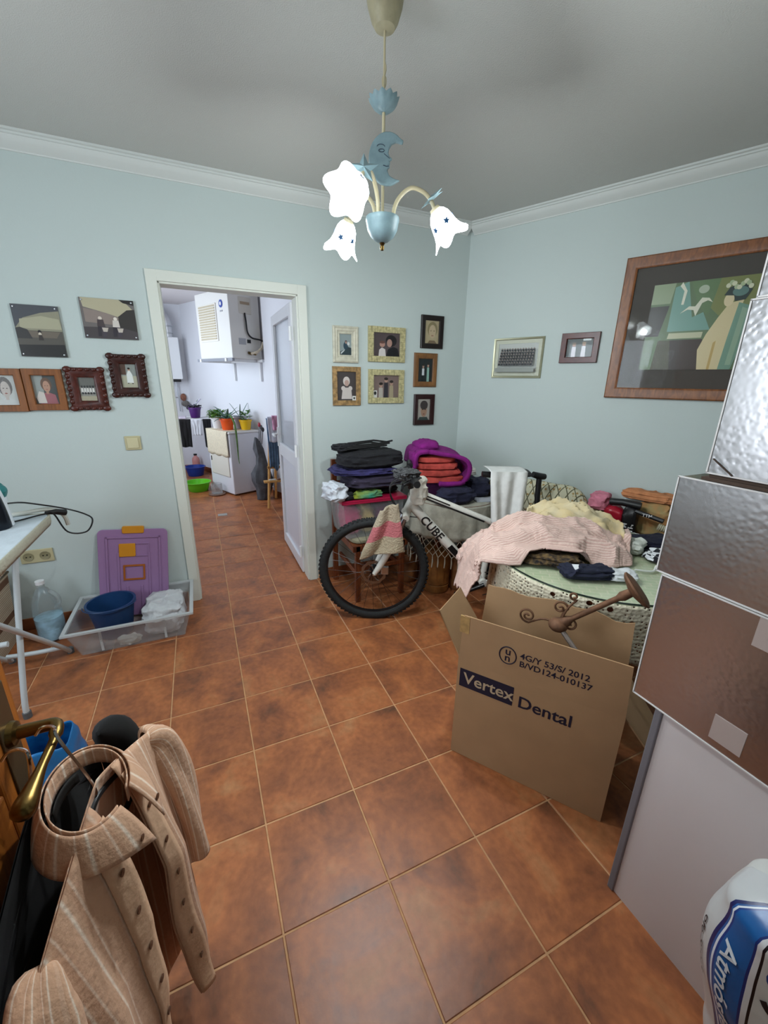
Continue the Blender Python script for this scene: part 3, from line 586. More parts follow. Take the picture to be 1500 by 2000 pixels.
# washing machine against the slanted wall
WB = V((.27, 4.83, 0)); e1 = -AU; e2 = AL        # e1: along its front, e2: into the wall
Mw = frame(WB, e1, e2, (0, 0, 1)); WWd, WDp, WH = .60, .43, .85
wm = thing('washing_machine', 'white front-panelled washing machine with plant pots on its top', 'washer', WB)
q = MB(Mw); q.box((0, 0, .02), (WWd, WDp, WH-.03)); obj('body', q, mat('washer_enamel', '#dcdce2', .35), wm, smooth=False, bevel=.012)
q = MB(Mw); q.box((-.008, -.008, WH-.03), (WWd+.008, WDp, WH)); obj('top_panel', q, mat('washer_top', '#e2e0de', .4), wm, smooth=False, bevel=.01)
q = MB(Mw); q.box((.06, -.014, .25), (WWd-.06, .002, .66)); dp = obj('front_panel', q, mat('washer_panel', '#dad6ca', .4), wm, smooth=False, bevel=.01)
q = MB(Mw); q.box((WWd-.1, -.02, .43), (WWd-.085, -.012, .49)); obj('latch', q, black_m, dp, smooth=False)
for fx, fy in ((.05, .05), (WWd-.05, .05), (.05, WDp-.05), (WWd-.05, WDp-.05)):
    q = MB(Mw); q.lathe([(.02, 0), (.02, .02), (0, .02)], 10, (fx, fy, 0)); obj('foot', q, black_m, wm)
clb = mat('lace_runner', '#d8cdb4', .9, var=.1, scale=60, bump=.3, bscale=150)
def run(u, v):
    x = .02+.56*u; s = v*.75
    y, z = (.38-s, WH+.004) if s < .402 else (-.0225-.003*sin(u*9+v*3), WH-(s-.402)*.9)
    return (x, y, z+.001*sin(u*40)*(s > .402)+(-.02*abs(sin(u*pi*3)) if v > .97 else 0))
q = MB(Mw); q.grid(run, 20, 30); tag(obj('lace_runner', q, clb, solid=.002), 'cream lace runner hanging over the front of the washing machine', 'cloth')

leaf_m = mat('leaf_green', '#4f7a3c', .5, var=.3, scale=30); aloe_m = mat('leaf_bluegreen', '#56776a', .45, var=.3, scale=20); soil_m = mat('soil', '#2e2219', .95)
def pot(name, label, c, r, h, m, group='potted plants in the laundry', saucer=None):
    t = thing(name, label, 'plant', c, group); q = MB()
    q.lathe([(r*.72, 0), (r*.76, h*.05), (r*.96, h*.82), (r*1.05, h*.83), (r*1.06, h), (r*.97, h), (r*.93, h*.84), (0, h*.84)], 24, c); obj('pot', q, m, t)
    q = MB(); q.lathe([(0, h*.8), (r*.9, h*.86), (0, h*.88)], 16, c); obj('soil', q, soil_m, t)
    return t
def blade(b, base, d, L_, w, droop, up=.7, n=8):
    d = V(d).normalized(); side = V((0, 0, 1)).cross(d)
    side = side.normalized() if side.length > .01 else V((1, 0, 0)); pts = []
    for i in range(n+1):
        s = i/n; p = V(base)+d*(L_*s*(1-.15*s))+V((0, 0, L_*(up*s-droop*s*s))); ww = w*(1-s)**.7*(.6+.8*min(1, s*3))
        pts += [p-side*ww/2+V((0, 0, ww*.15)), p+V((0, 0, -.0)), p+side*ww/2+V((0, 0, ww*.15))]
    b.add(pts, [(3*i+k, 3*i+k+1, 3*i+k+4, 3*i+k+3) for i in range(n) for k in (0, 1)])
def leafy(b, c, R_, n, size, hh, seed):
    rn = random.Random(seed)
    for k in range(n):
        a = rn.uniform(0, 2*pi); rr = R_*sqrt(rn.random()); p = V(c)+V((rr*cos(a), rr*sin(a), hh*rn.random()))
        blade(b, p, (cos(a), sin(a), 0), size*rn.uniform(.7, 1.3), size*.75, rn.uniform(.1, .6), rn.uniform(.2, .9), 4)
def wtop(x, y): return Mw @ V((x, y, WH+.0055))
c = wtop(.47, .11); t = pot('potted_succulent', 'white pot with bushy light green succulent on the washing machine', c, .085, .145, mat('white_pot', '#d9d8d8', .5)); q = MB(); leafy(q, c+V((0, 0, .135)), .10, 190, .055, .09, 3); o = obj('foliage', q, mat('succulent_green', '#6f9a4a', .5, var=.3, scale=40), t); o['kind'] = 'stuff'
c = wtop(.22, .11); t = pot('potted_aloe', 'orange pot with spiky blue-green plant and one long hanging leaf', c, .088, .15, mat('orange_pot', '#e2541a', .4))
for k in range(13):
    a = k*2.4; q = MB(); blade(q, c+V((0, 0, .13)), (cos(a), sin(a), 0), .17+.08*((k*5) % 7)/6, .036, .35+.3*((k*3) % 5)/5, 1.3-.08*k); obj('leaf', q, aloe_m, t, solid=.003)
q = MB(); path = catmull([c+V((0, 0, .13)), c-e1*.07-e2*.02+V((0, 0, .2)), c-e1*.17-e2*.02+V((0, 0, .17)), c-e1*.232-e2*.02+V((0, 0, .06)), c-e1*.246-e2*.02+V((0, 0, -.12)), c-e1*.243-e2*.02+V((0, 0, -.3)), c-e1*.25-e2*.02+V((0, 0, -.42))], 5)
n = len(path); sd = e2; vs = []
for i, p in enumerate(path):
    w_ = .03*min(1, i/4+.4)*(1-(i/n)**3); vs += [p-sd*w_/2, p+V((.004, 0, 0)), p+sd*w_/2]
q.add(vs, [(3*i+k, 3*i+k+1, 3*i+k+4, 3*i+k+3) for i in range(n-1) for k in (0, 1)]); obj('hanging_leaf', q, mat('hanging_leaf', '#5a7a3e', .45, var=.25, scale=20), t, solid=.003)
c = wtop(.09, .30); t = pot('potted_seedling', 'yellow pot with a small leafy plant on the washing machine', c, .078, .13, mat('yellow_pot', '#e6b81c', .4)); q = MB(); leafy(q, c+V((0, 0, .12)), .06, 40, .05, .12, 5); o = obj('foliage', q, leaf_m, t); o['kind'] = 'stuff'
c = wtop(.27, .33); t = pot('potted_grass', 'pale grey pot with thin grassy leaves behind the orange pot', c, .08, .16, mat('grey_pot', '#b9b7c2', .5))
for k in range(9):
    a = k*2.1+.5; q = MB(); blade(q, c+V((0, 0, .14)), (cos(a), sin(a), 0), .16, .014, .3, 1.5); obj('leaf', q, aloe_m, t, solid=.002)

# drying rack with dark laundry, basins, bottles
RX, RY = -.12, 6.02
rk = thing('drying_rack', 'white folding drying rack with dark clothes hanging on it', 'rack', (RX, RY, 0))
def bar(n, a, c_, r, m, p): q = MB(); q.cyl(a, c_, r, 8); return obj(n, q, m, p)
x0, x1, ya, yb, zt_ = RX-.36, RX+.26, RY-.3, RY+.25, .93
q = MB(); q.tube([(x0, ya, zt_), (x1, ya, zt_), (x1, yb, zt_), (x0, yb, zt_)], .009, 8, closed=True); obj('top_frame', q, white_m, rk)
for k in range(7): bar('rail', (x0, ya+.07+k*.07, zt_), (x1, ya+.07+k*.07, zt_), .004, white_m, rk)
for xx in (x0+.06, x1-.06):
    bar('leg', (xx, ya+.04, zt_), (xx+.02, yb-.02, .008), .009, steel_m, rk); bar('leg', (xx, yb-.04, zt_), (xx+.02, ya-.28, .008), .009, steel_m, rk)
def hang(name, label, cx, cy, w, l, m, seed, ztop, dirx=(1, 0, 0), group='clothes on the drying rack', cat='garment', sol=.006):
    d = V(dirx); nn = V((0, 0, 1)).cross(d)
    def f(u, v):
        a = (u-.5)*w*(1-.15*v); amp = .012*(.3+v)
        off = amp*sin(u*11+seed)+.01*nz((u*3, v*3, seed))
        if v < .08: p = V((cx, cy, ztop+.008))+d*a+nn*(off*.3+.012*cos(v/.08*pi))
        else: p = V((cx, cy, ztop+.006-(v-.08)*l*(1+.1*nz((u*2, 0, seed)))))+d*a+nn*(-.014-abs(off))
        return p
    q = MB(); q.grid(f, 16, 18); return tag(obj(name, q, m, solid=sol), label, cat, group)
hang('black_garment', 'long black garment hanging at the front of the drying rack', x0+.215, ya-.0, .19, .42, mat('black_cotton', '#191719', .95), 1, zt_+.004)
hang('white_towel', 'white towel hanging between black garments on the drying rack', x0+.385, ya+.0, .14, .24, mat('white_towel', '#d8d8de', .95), 2, zt_+.004)
hang('black_garment', 'short black garment near the right end of the drying rack', x0+.52, ya-.0, .11, .42, mat('black_cotton2', '#17161a', .95), 3, zt_+.004)
c = V((RX+.02, RY+.02, zt_+.0095)); t = pot('potted_orchid', 'purple pot with a small flowering plant standing on the drying rack', c, .085, .15, mat('purple_pot', '#4a1f66', .4), 'potted plants in the laundry'); q = MB(); leafy(q, c+V((0, 0, .14)), .07, 30, .06, .03, 8); o = obj('foliage', q, mat('dark_leaf', '#4c4a55', .6), t); o['kind'] = 'stuff'
q = MB(); q.tube(catmull([c+V((.02, 0, .13)), c+V((.03, 0, .22)), c+V((.06, 0, .26))], 4), .003, 6)
st = obj('flower_stem', q, leaf_m, t)
for k in range(5): q = MB(); q.ell(c+V((.02+.017*k, .01*(-1)**k, .2+.016*k)), (.014, .014, .011), 8); obj('flower', q, mat('pale_flower', '#c9c6d6', .6), st)
tag(obj('folded_towel', MB(TR((RX-.22, RY-.02, zt_+.0095))).box((-.11, -.16, 0), (.11, .16, .02)), mat('white_towel2', '#d6cbd8', .95, var=.15, scale=12), bevel=.008, smooth=False), 'pale folded towel lying on the drying rack beside the purple pot', 'towel')
def basin(name, label, c, r, h, m, group='plastic basins on the laundry floor', cat='basin'):
    q = MB(); q.lathe([(0, 0), (r*.72, 0), (r*.76, .006), (r*.97, h-.008), (r*1.06, h-.006), (r*1.06, h), (r*.95, h), (r*.73, .01), (0, .008)], 36, c); return tag(obj(name, q, m), label, cat, group)
basin('plastic_basin', 'bright green round plastic basin on the laundry floor', (-.17, 5.33, 0), .165, .13, mat('lime_plastic', '#63c21c', .35))
basin('plastic_basin', 'deep blue round plastic basin under the drying rack', (-.20, 6.36, 0), .15, .15, mat('blue_plastic', '#1c3f9c', .35))
q = MB(); q.lathe([(0, 0), (.09, 0), (.11, .012), (.105, .016), (0, .008)], 28, (.06, 5.02, 0)); tag(obj('saucer', q, mat('brown_saucer', '#7a5a48', .5)), 'brown saucer under a clear jar beside the washing machine', 'saucer')
q = MB(); q.lathe([(.065, .0165), (.07, .02), (.072, .15), (.068, .155), (.066, .15), (.064, .022), (0, .022)], 24, (.06, 5.02, 0)); tag(obj('clear_jar', q, clearpl_m), 'clear plastic jar standing on a brown saucer', 'jar')
for k, (bx_, by_, hh, m_, lb) in enumerate(((-.18, 6.72, .30, mat('pink_liquid', '#cf8d86', .3), 'pink detergent bottle with black cap under the drying rack'), (.0, 6.75, .33, mat('white_bottle', '#d5d6da', .35), 'white detergent bottle near the slanted laundry wall'))):
    t = thing('detergent_bottle', lb, 'bottle', (bx_, by_-.05, 0), 'detergent bottles'); q = MB(); q.lathe([(0, 0), (.055, 0), (.06, .02), (.06, hh*.65), (.05, hh*.78), (.022, hh*.88), (.022, hh*.94), (0, hh*.94)], 20, (bx_, by_-.05, 0)); obj('bottle', q, m_, t)
    q = MB(); q.lathe([(0, hh*.92), (.027, hh*.92), (.027, hh), (0, hh)], 14, (bx_, by_-.05, 0)); obj('cap', q, black_m, t)

# air-conditioning cabinet on its bracket shelf
E1, E2 = -AU, AL; AO = AL*(LO-.43)+AU*((V((.375, 4.66, 0))).dot(AU)); Mk = frame(V((AO.x, AO.y, 1.735)), E1, E2, (0, 0, 1)); KW, KD, KH = .80, .40, .755
ac = thing('air_conditioner', 'large white air-conditioning cabinet with grille on a wall shelf', 'air conditioner', Mk @ V((KW/2, KD/2, 0)))
q = MB(Mk); q.box((0, 0, 0), (KW, KD, KH)); obj('cabinet', q, mat('ac_enamel', '#e3e1dc', .45), ac, smooth=False, bevel=.008)
q = MB(Mk); q.box((.28, -.012, .20), (.72, .002, .62)); gf = obj('grille_frame', q, mat('ac_frame', '#e6e3da', .45), ac, smooth=False, bevel=.004)
for k in range(14): q = MB(Mk); q.box((.30, -.018, .222+k*.028), (.70, -.008, .239+k*.028), None); obj('slat', q, mat('ac_grille', '#bfb39a', .6), gf, smooth=False)
R = frame((0, 0, 0), Mk.to_3x3() @ V((1, 0, 0)), (0, 0, 1), Mk.to_3x3() @ V((0, -1, 0))).to_3x3()
q = MB(); q.lathe([(0, .0), (.042, 0), (.042, .004), (0, .006)], 24, Mk @ V((.16, -.001, .60)), R); em = obj('emblem', q, mat('emblem_blue', '#3a4fa0', .4), ac)
q = MB(); q.lathe([(0, .0062), (.02, .0055), (.02, .008), (0, .008)], 16, Mk @ V((.16, -.001, .60)), R); obj('emblem_centre', q, white_m, em)
q = MB(Mk); q.box((.13, -.004, .515), (.19, .001, .53)); obj('name_strip', q, mat('grey_print', '#9c9ca2', .5), ac, smooth=False)
q = MB(Mk); q.box((-.006, .13, .50), (.001, .29, .68)); hp = obj('hatch', q, mat('ac_hatch', '#d2cdc2', .5), ac, smooth=False, bevel=.003)
q = MB(Mk); q.box((-.009, .15, .60), (-.005, .27, .63)); obj('hatch_slot', q, mat('slot_tan', '#a5927a', .6), hp, smooth=False)
q = MB(Mk); q.box((-.004, .10, .16), (.001, .19, .23)); obj('rating_plate', q, mat('rating_plate', '#a9abb0', .4), ac, smooth=False)
q = MB(Mk); q.box((-.006, .21, .18), (.001, .255, .22)); obj('black_label', q, black_m, ac, smooth=False)
for y_ in (.22, .28): q = MB(Mk); q.cyl((.0, y_, .07), (-.05, y_, .06), .018, 10); obj('valve', q, brass_m, ac)
q = MB(Mk); q.tube(catmull([(-.005, .2, .51), (-.02, .2, .42), (-.02, .21, .30), (-.03, .26, .24), (-.06, .36, .22), (-.12, .42, .17), (-.17, .43, .12)], 6), .010, 8); obj('power_cable', q, black_m, ac)
cu_m = mat('beige_pipe', '#cfc3ad', .5)
for k in range(2): q = MB(Mk); q.tube(catmull([(-.05, .22+.06*k, .06), (-.09, .27+.05*k, .08+.03*k), (-.08, .36, .13+.02*k), (-.05, .415, .24+.05*k), (-.03, .42, .40+.03*k)], 5), .013, 8); obj('pipe', q, cu_m, ac)
sh = thing('bracket_shelf', 'white metal bracket shelf carrying the air-conditioning cabinet', 'shelf', Mk @ V((KW/2, KD/2, -.06)))
for x_ in (.06, KW-.1):
    q = MB(Mk); q.box((x_, -.05, -.036), (x_+.04, .428, -.001)); a_ = obj('bracket_arm', q, white_m, sh, smooth=False); q = MB(Mk); q.box((x_, .40, -.26), (x_+.04, .428, -.037)); obj('bracket_upright', q, white_m, sh, smooth=False)
q = MB(Mk); q.box((-.06, -.04, -.032), (KW+.02, -.01, -.001)); obj('front_rail', q, mat('grey_rail', '#8d9099', .4), sh, smooth=False); q = MB(Mk); q.box((-.06, .36, -.032), (KW+.02, .39, -.001)); obj('back_rail', q, white_m, sh, smooth=False)

# boiler
bo = thing('water_heater', 'white wall-hung water heater with a bent flue pipe', 'heater', (-.36, LYB-.13, 1.47))
q = MB(); q.box((-.56, LYB-.26, 1.48), (-.215, LYB-.0005, 2.09)); obj('casing', q, white_m, bo, smooth=False, bevel=.012)
q = MB(); q.box((-.50, LYB-.2, 1.44), (-.25, LYB-.06, 1.48)); obj('connector', q, black_m, bo, smooth=False)
q = MB(); q.tube(catmull([(-.34, LYB-.13, 2.088), (-.34, LYB-.13, 2.26), (-.36, LYB-.13, 2.36), (-.44, LYB-.13, 2.43), (-.62, LYB-.13, 2.45), (-1.0, LYB-.13, 2.45)], 6), .06, 16); fl_ = obj('flue_pipe', q, mat('flue_aluminium', '#c8c9cc', .3, metal=.6), bo)
for z in (2.14, 2.24): q = MB(); q.lathe([(.0605, 0), (.066, .004), (.066, .016), (.0605, .02)], 20, (-.34, LYB-.13, z), cap=False); obj('pipe_collar', q, steel_m, fl_)
q = MB(); q.tube([(-.33, LYB-.06, 1.45), (-.32, LYB-.05, .98)], .009, 8); obj('supply_pipe', q, steel_m, bo)
q = MB(); q.tube([(-.33, LYB-.06, 1.2), (-.62, LYB-.06, 1.2)], .007, 8); obj('side_pipe', q, steel_m, bo)
bd = thing('wall_ornament', 'small brown bird-like ornament hanging on the laundry back wall', 'ornament', (-.245, LYB-.03, 1.0))
for k, (p_, r_, m_) in enumerate((((-.25, LYB-.03, 1.2), (.045, .025, .06), '#8a5a48'), ((-.23, LYB-.03, 1.1), (.06, .025, .05), '#6f6a66'), ((-.19, LYB-.03, 1.03), (.04, .02, .03), '#4d4a50'))): q = MB(); q.ell(p_, r_); obj('ornament_part', q, mat('orn%d' % k, m_, .7, var=.3, scale=40), bd)

# easel with clothes, sack beside the washer
pine = wood('pine', '#c08a4a', '#d9a866', .5)
ez = thing('easel', 'pine chalkboard easel with a tray, partly behind the open door', 'easel', (.78, 4.2, 0))
bar('leg', (.60, 4.09, .012), (.70, 4.24, 1.06), .016, pine, ez); bar('leg', (1.02, 3.98, .012), (1.00, 4.2, 1.06), .016, pine, ez); bar('leg', (.76, 4.52, .012), (.76, 4.26, 1.06), .016, pine, ez)
q = MB(); q.box((.56, 4.02, .34), (1.04, 4.09, .362)); obj('tray', q, pine, ez, smooth=False, bevel=.003); q = MB(); q.box((.62, 4.11, .49), (1.02, 4.13, .52)); obj('rail', q, pine, ez, smooth=False)
q = MB(TR((0, 0, 0))); q.add([(.66, 4.142, .53), (1.0, 4.112, .53), (1.0, 4.20, 1.03), (.7, 4.232, 1.03), (.66, 4.157, .53), (1.0, 4.127, .53), (1.0, 4.215, 1.03), (.7, 4.247, 1.03)], [(0, 1, 2, 3), (7, 6, 5, 4), (0, 4, 5, 1), (1, 5, 6, 2), (2, 6, 7, 3), (3, 7, 4, 0)]); obj('chalkboard', q, mat('slate', '#4a5058', .8, var=.2, scale=6), ez, smooth=False)
den = mat('faded_denim', '#5d7691', .95, var=.3, scale=15)
hang('jeans', 'faded blue jeans hanging over the easel', .70, 4.12, .12, .62, den, 4, 1.065, group='clothes on the easel')
hang('white_shirt', 'white shirt hanging over the top of the easel', .755, 4.085, .22, .30, mat('white_cotton', '#dfe3f0', .95), 5, 1.085, group='clothes on the easel')
hang('pink_cloth', 'small pink cloth hung over the white shirt on the easel', .75, 4.055, .11, .17, mat('pink_cotton', '#d69bb8', .95), 6, 1.10, group='clothes on the easel')
for k in range(4): q = MB(TR((.66+.09*k, 4.055, .3625), .3*k)); q.box((-.04, -.012, 0), (.04, .012, .015)); tag(obj('chalk_stick', q, mat('chalk%d' % k, ('#d8d5cf', '#7a5548', '#c5b9b0', '#4a3a38')[k], .8), smooth=False, bevel=.004), ('white chalk box', 'brown chalk block', 'pale grey chalk block', 'dark brown crayon block')[k]+' on the easel tray', 'chalk')
gs = mat('grey_nylon', '#4b4d52', .7, var=.3, scale=12, bump=.3, bscale=18)
q = MB()
def sackf(qv, t, s): k = 1+.34*nz((cos(t)*1.8, sin(t)*1.8, s*6), 1, 4); return (qv.x*k*.8+.04*sin(s*4), qv.y*k*.8, qv.z)
q.lathe([(.0, 0), (.09, .005), (.11, .05), (.12, .14), (.16, .24), (.15, .34), (.09, .46), (.07, .56), (.075, .66), (.05, .74), (.02, .80), (0, .81)], 28, (.585, 4.58, 0), fn=sackf); sk_ = thing('nylon_sack', 'dark grey nylon sack standing between washing machine and easel', 'bag', (.585, 4.58, 0)); obj('sack', q, gs, sk_)
for k in range(3): q = MB(); q.cyl((.60+.02*k, 4.58, .72), (.62+.02*k, 4.56, .95-.03*k), .008, 8); cs = obj('stick', q, steel_m, sk_); q = MB(); q.ell((.62+.02*k, 4.56, .96-.03*k), (.018, .014, .03), 10); obj('stick_end', q, mat('club%d' % k, ('#a93a4a', '#55565c', '#33343a')[k], .5), cs)
dg = MB(); dg.box((.02, 4.02, .0003), (.12, 4.10, .003)); struct('trim_4', dg, steel_m, smooth=False)

# ------------------------------------------------------------------ cloth lumps
def lump(b, c, size, rz=0, seed=0, amp=.12, n1=30, n2=16, p=2.6, tilt=(0, 0), folds=0):
    """a crumpled or folded soft bundle with a flat underside, resting at c"""
    sx_, sy_, sz_ = [s/2 for s in size]; R = Matrix.Rotation(rz, 3, 'Z') @ Matrix.Rotation(tilt[0], 3, 'X') @ Matrix.Rotation(tilt[1], 3, 'Y')
    def sp(a, e): return math.copysign(abs(a)**e, a)
    e = 2/p
    def f(u, v):
        th = 2*pi*u; ph = pi*(v-.5); x = sp(cos(ph), e)*sp(cos(th), e); y = sp(cos(ph), e)*sp(sin(th), e); z = sp(sin(ph), e)
        k = 1+amp*nz((x*1.6, y*1.6, z*1.6), 1, seed)+amp*.4*nz((x*4, y*4, z*4), 1, seed+3)
        side = 1-abs(z)**3
        if folds: k += side*.045*sin(z*pi*folds*1.6+1.2*nz((x*2, y*2, 0), 1, seed))
        kz = 1+amp*.6*nz((x*2.2, y*2.2, 5), 1, seed)
        q = V((x*sx_*k, y*sy_*k, (z*kz if z > 0 else z)*sz_+sz_))
        wr = 1-abs(nz((q.x*16, q.y*16+q.z*9, q.z*20), 1, seed)*2.2); wr = max(0, wr)**2
        d = V((x, y, max(z, 0))); q = q+d*(.010*wr-.004)*(1 if sz_ > .02 else .5)
        q.z = max(q.z, 0.0005); return V(c)+R @ q
    b.grid(f, n1, n2, cu=True); return b
def bundle(name, label, c, size, m, rz=0, seed=0, amp=.12, cat='clothes', group=None, p=3.8, tilt=(0, 0), folds=2):
    q = MB(); lump(q, c, size, rz, seed, amp, 72, 36, p, tilt, folds); return tag(obj(name, q, m), label, cat, group)
def fabric(name, col, var=.15, scale=25, bump=.4, bscale=30): return mat(name, col, .92, var=var, scale=scale, bump=bump, bscale=bscale)

# ------------------------------------------------------------------ wooden chair by the wall, with a clear box of clothes
cherry = wood('cherry_wood', '#5c2c17', '#7c4222', .4)
CX0, CX1, CY0, CY1 = .80, 1.215, 1.63, 2.055
cc = thing('dining_chair', 'reddish wooden chair with a padded beige seat carrying a clear box', 'chair', ((CX0+CX1)/2, (CY0+CY1)/2, 0))
def cbox(n, a, c_, m=cherry, bv=.004): q = MB(); q.box(a, c_); return obj(n, q, m, cc, smooth=False, bevel=bv)
for x in (CX0+.02, CX1-.055): cbox('leg', (x, CY0, 0), (x+.035, CY0+.035, .43))
for x in (CX0-.02, CX1-.02): cbox('leg', (x, CY1-.035, 0), (x+.038, CY1, .96))
cbox('seat_frame', (CX0, CY0, .385), (CX1, CY1-.002, .432))
q = MB(); lump(q, ((CX0+CX1)/2, (CY0+CY1)/2-.005, .4325), (CX1-CX0-.01, CY1-CY0-.04, .035), 0, 2, .02, 32, 12, 6); obj('seat_cushion', q, fabric('beige_upholstery', '#8f8a72'), cc)
cbox('side_stretcher', (CX0+.025, CY0+.03, .2), (CX0+.045, CY1-.03, .235)); cbox('side_stretcher', (CX1-.045, CY0+.03, .2), (CX1-.025, CY1-.03, .235)); cbox('front_stretcher', (CX0+.05, CY0+.006, .24), (CX1-.05, CY0+.024, .27))
for z in (.62, .74, .86): cbox('back_rail', (CX0+.01, CY1-.028, z), (CX1-.01, CY1-.01, z+.06))
SBZ = .4695; bx0, bx1, by0, by1, bz = .745, 1.195, 1.660, 2.004, .735
def tub(b, x0, x1, ya, yb, z0, z1, tp=.03, th=.003):
    vs = [(x0+tp, ya+tp, z0), (x1-tp, ya+tp, z0), (x1-tp, yb-tp, z0), (x0+tp, yb-tp, z0), (x0, ya, z1), (x1, ya, z1), (x1, yb, z1), (x0, yb, z1)]
    iv = [(x0+tp+th, ya+tp+th, z0+th), (x1-tp-th, ya+tp+th, z0+th), (x1-tp-th, yb-tp-th, z0+th), (x0+tp+th, yb-tp-th, z0+th), (x0+th, ya+th, z1), (x1-th, ya+th, z1), (x1-th, yb-th, z1), (x0+th, yb-th, z1)]
    fs = [(3, 2, 1, 0), (0, 1, 5, 4), (1, 2, 6, 5), (2, 3, 7, 6), (3, 0, 4, 7)]
    b.add(vs+iv, fs+[tuple(8+i for i in f[::-1]) for f in fs]+[(4, 5, 13, 12), (5, 6, 14, 13), (6, 7, 15, 14), (7, 4, 12, 15)])
sb = thing('storage_box', 'clear storage box with a crimson lid on the wooden chair', 'storage box', ((bx0+bx1)/2, (by0+by1)/2, SBZ))
q = MB(); tub(q, bx0, bx1, by0, by1, SBZ, bz); obj('tub', q, clearpl_m, sb, smooth=False)
q = MB(); q.box((bx0-.012, by0-.012, bz), (bx1+.012, by1+.012, bz+.014)); q.box((bx0-.012, by0-.012, bz-.012), (bx1+.012, by0-.004, bz)); q.box((bx0-.012, by0-.012, bz-.012), (bx0-.004, by1+.012, bz)); obj('lid', q, mat('crimson_plastic', '#a3173c', .35), sb, smooth=False, bevel=.003)
for k, (px_, col_, w_) in enumerate(((.845, '#c9326a', .12), (.955, '#d8bb74', .1), (1.08, '#7a1c54', .14))):
    bundle('folded_clothes', ('pink', 'yellowish', 'plum')[k]+' folded garment seen inside the clear box on the chair', (px_, 1.83, SBZ+.004), (w_, .22, .2), fabric('inbox%d' % k, col_), 0, 20+k, .08, group='clothes inside the clear box')
ZL = bz+.0145
blk = fabric('black_fabric', '#15151a'); nav = fabric('navy_fabric', '#20223a'); ind = fabric('indigo_fabric', '#2e2a58', .3); plum = fabric('dusty_purple_fabric', '#2d2638')
bundle('folded_clothes', 'black folded trousers at the bottom of the pile on the chair', (.985, 1.845, ZL), (.43, .22, .055), blk, 0, 31, .1, group='clothes piled on the chair box')
bundle('folded_clothes', 'yellow, green and teal sports shirt folded at the front of the chair pile', (.925, 1.690, ZL), (.21, .08, .05), mat('sport_shirt', '#c8d42a', .8, var=.6, scale=7, var2='#1d8f7a', bump=.4, bscale=30), .05, 33, .15, group='clothes piled on the chair box')
bundle('folded_clothes', 'dusty purple folded garment in the middle of the chair pile', (1.0, 1.80, ZL+.053), (.40, .28, .10), plum, .03, 35, .08, folds=2, group='clothes piled on the chair box')
bundle('folded_clothes', 'indigo knitted garment squeezed beneath the black jumper', (.93, 1.80, ZL+.150), (.42, .28, .05), ind, -.04, 37, .14, group='clothes piled on the chair box')
bundle('folded_clothes', 'black jumper rolled on top of the chair pile', (.98, 1.80, ZL+.192), (.44, .28, .115), blk, .05, 39, .08, group='clothes piled on the chair box')
bundle('carrier_bag', 'crumpled white carrier bag beside the dark clothes on the chair', (.70, 1.70, ZL), (.12, .16, .12), mat('white_film', '#c5cad2', .5, bump=.8, bscale=25), .3, 41, .3, cat='bag')
bundle('folded_clothes', 'black cap lying beneath the white carrier bag', (.79, 1.690, ZL), (.065, .08, .045), blk, 0, 47, .15, group='clothes piled on the chair box')
bundle('folded_clothes', 'black garment bunched at the left end on top of the chair pile', (.82, 1.84, ZL+.30), (.16, .14, .05), blk, .4, 48, .2, group='clothes piled on the chair box')
um = thing('hanger_bundle', 'bundle of thin black hangers lying on the dark clothes pile', 'hangers', (.98, 1.78, ZL+.32))
for k in range(5):
    q = MB(); q.tube([(.80+.01*k, 1.74+.025*k, ZL+.325+.006*k), (1.0+.03*(k % 3), 1.76+.02*k, ZL+.33+.008*k), (1.10+.03*(k % 3), 1.77+.02*k, ZL+.335+.012*(k % 3))], .006, 8); obj('hanger_bar', q, black_m, um)

# ------------------------------------------------------------------ corner table with grey fringed cloth
TC = V((1.615, 1.70, 0)); TR_ = .325; TZ = .70
tb1 = thing('side_table', 'small round table hidden under the grey fringed cloth', 'table', TC)
q = MB(); q.lathe([(0, TZ-.022), (TR_-.01, TZ-.022), (TR_-.01, TZ-.002), (0, TZ-.002)], 40, TC); obj('tabletop', q, cherry, tb1)
for k in range(4): a = k*pi/2+.6; q = MB(); q.cyl(TC+V((.24*cos(a), .24*sin(a), 0)), TC+V((.22*cos(a), .22*sin(a), TZ-.02)), .02, 10); obj('leg', q, cherry, tb1)
grey_cl = mat('grey_jacquard', '#a9a698', .9, var=.12, scale=18, bump=.5, bscale=35)
def skirt(R0, drop, nf, flare, z0):
    def f(u, v):
        th = 2*pi*u
        if v < .35:
            r = R0*v/.35; return TC+V((r*cos(th), r*sin(th), z0))
        s = (v-.35)/.65; r = R0+.006+(.012+flare*s)*s+.014*s*sin(nf*th+1.3*sin(3*th)); return TC+V((r*cos(th), r*sin(th), z0-.003-drop*s))
    return f
q = MB(); q.grid(skirt(TR_, .235, 18, .01, TZ+.002), 120, 16, cu=True); tcl = tag(thing('tablecloth', 'grey tablecloth with knotted lace fringe on the corner table', 'tablecloth', TC+V((0, 0, TZ-.24))), None, None); obj('cloth', q, grey_cl, tcl, solid=.003)
q = MB(); n = 96; zf = TZ-.236
def fr(k, z): th = 2*pi*k/n; s = 1.0; r = TR_+.028+.012*sin(18*th+1.3*sin(3*th)); return TC+V((r*cos(th), r*sin(th), z))
for row in range(4):
    zz0, zz1 = zf-row*.032, zf-(row+1)*.032
    for k in range(n):
        if (k+row) % 2 == 0:
            for dk in (-1, 1): q.tube([fr(k, zz0), fr(k+dk, zz1)], .0028, 4)
o = obj('knotted_net', q, mat('fringe_yarn', '#bdb6a4', .95), tcl); o['kind'] = 'stuff'
q = MB()
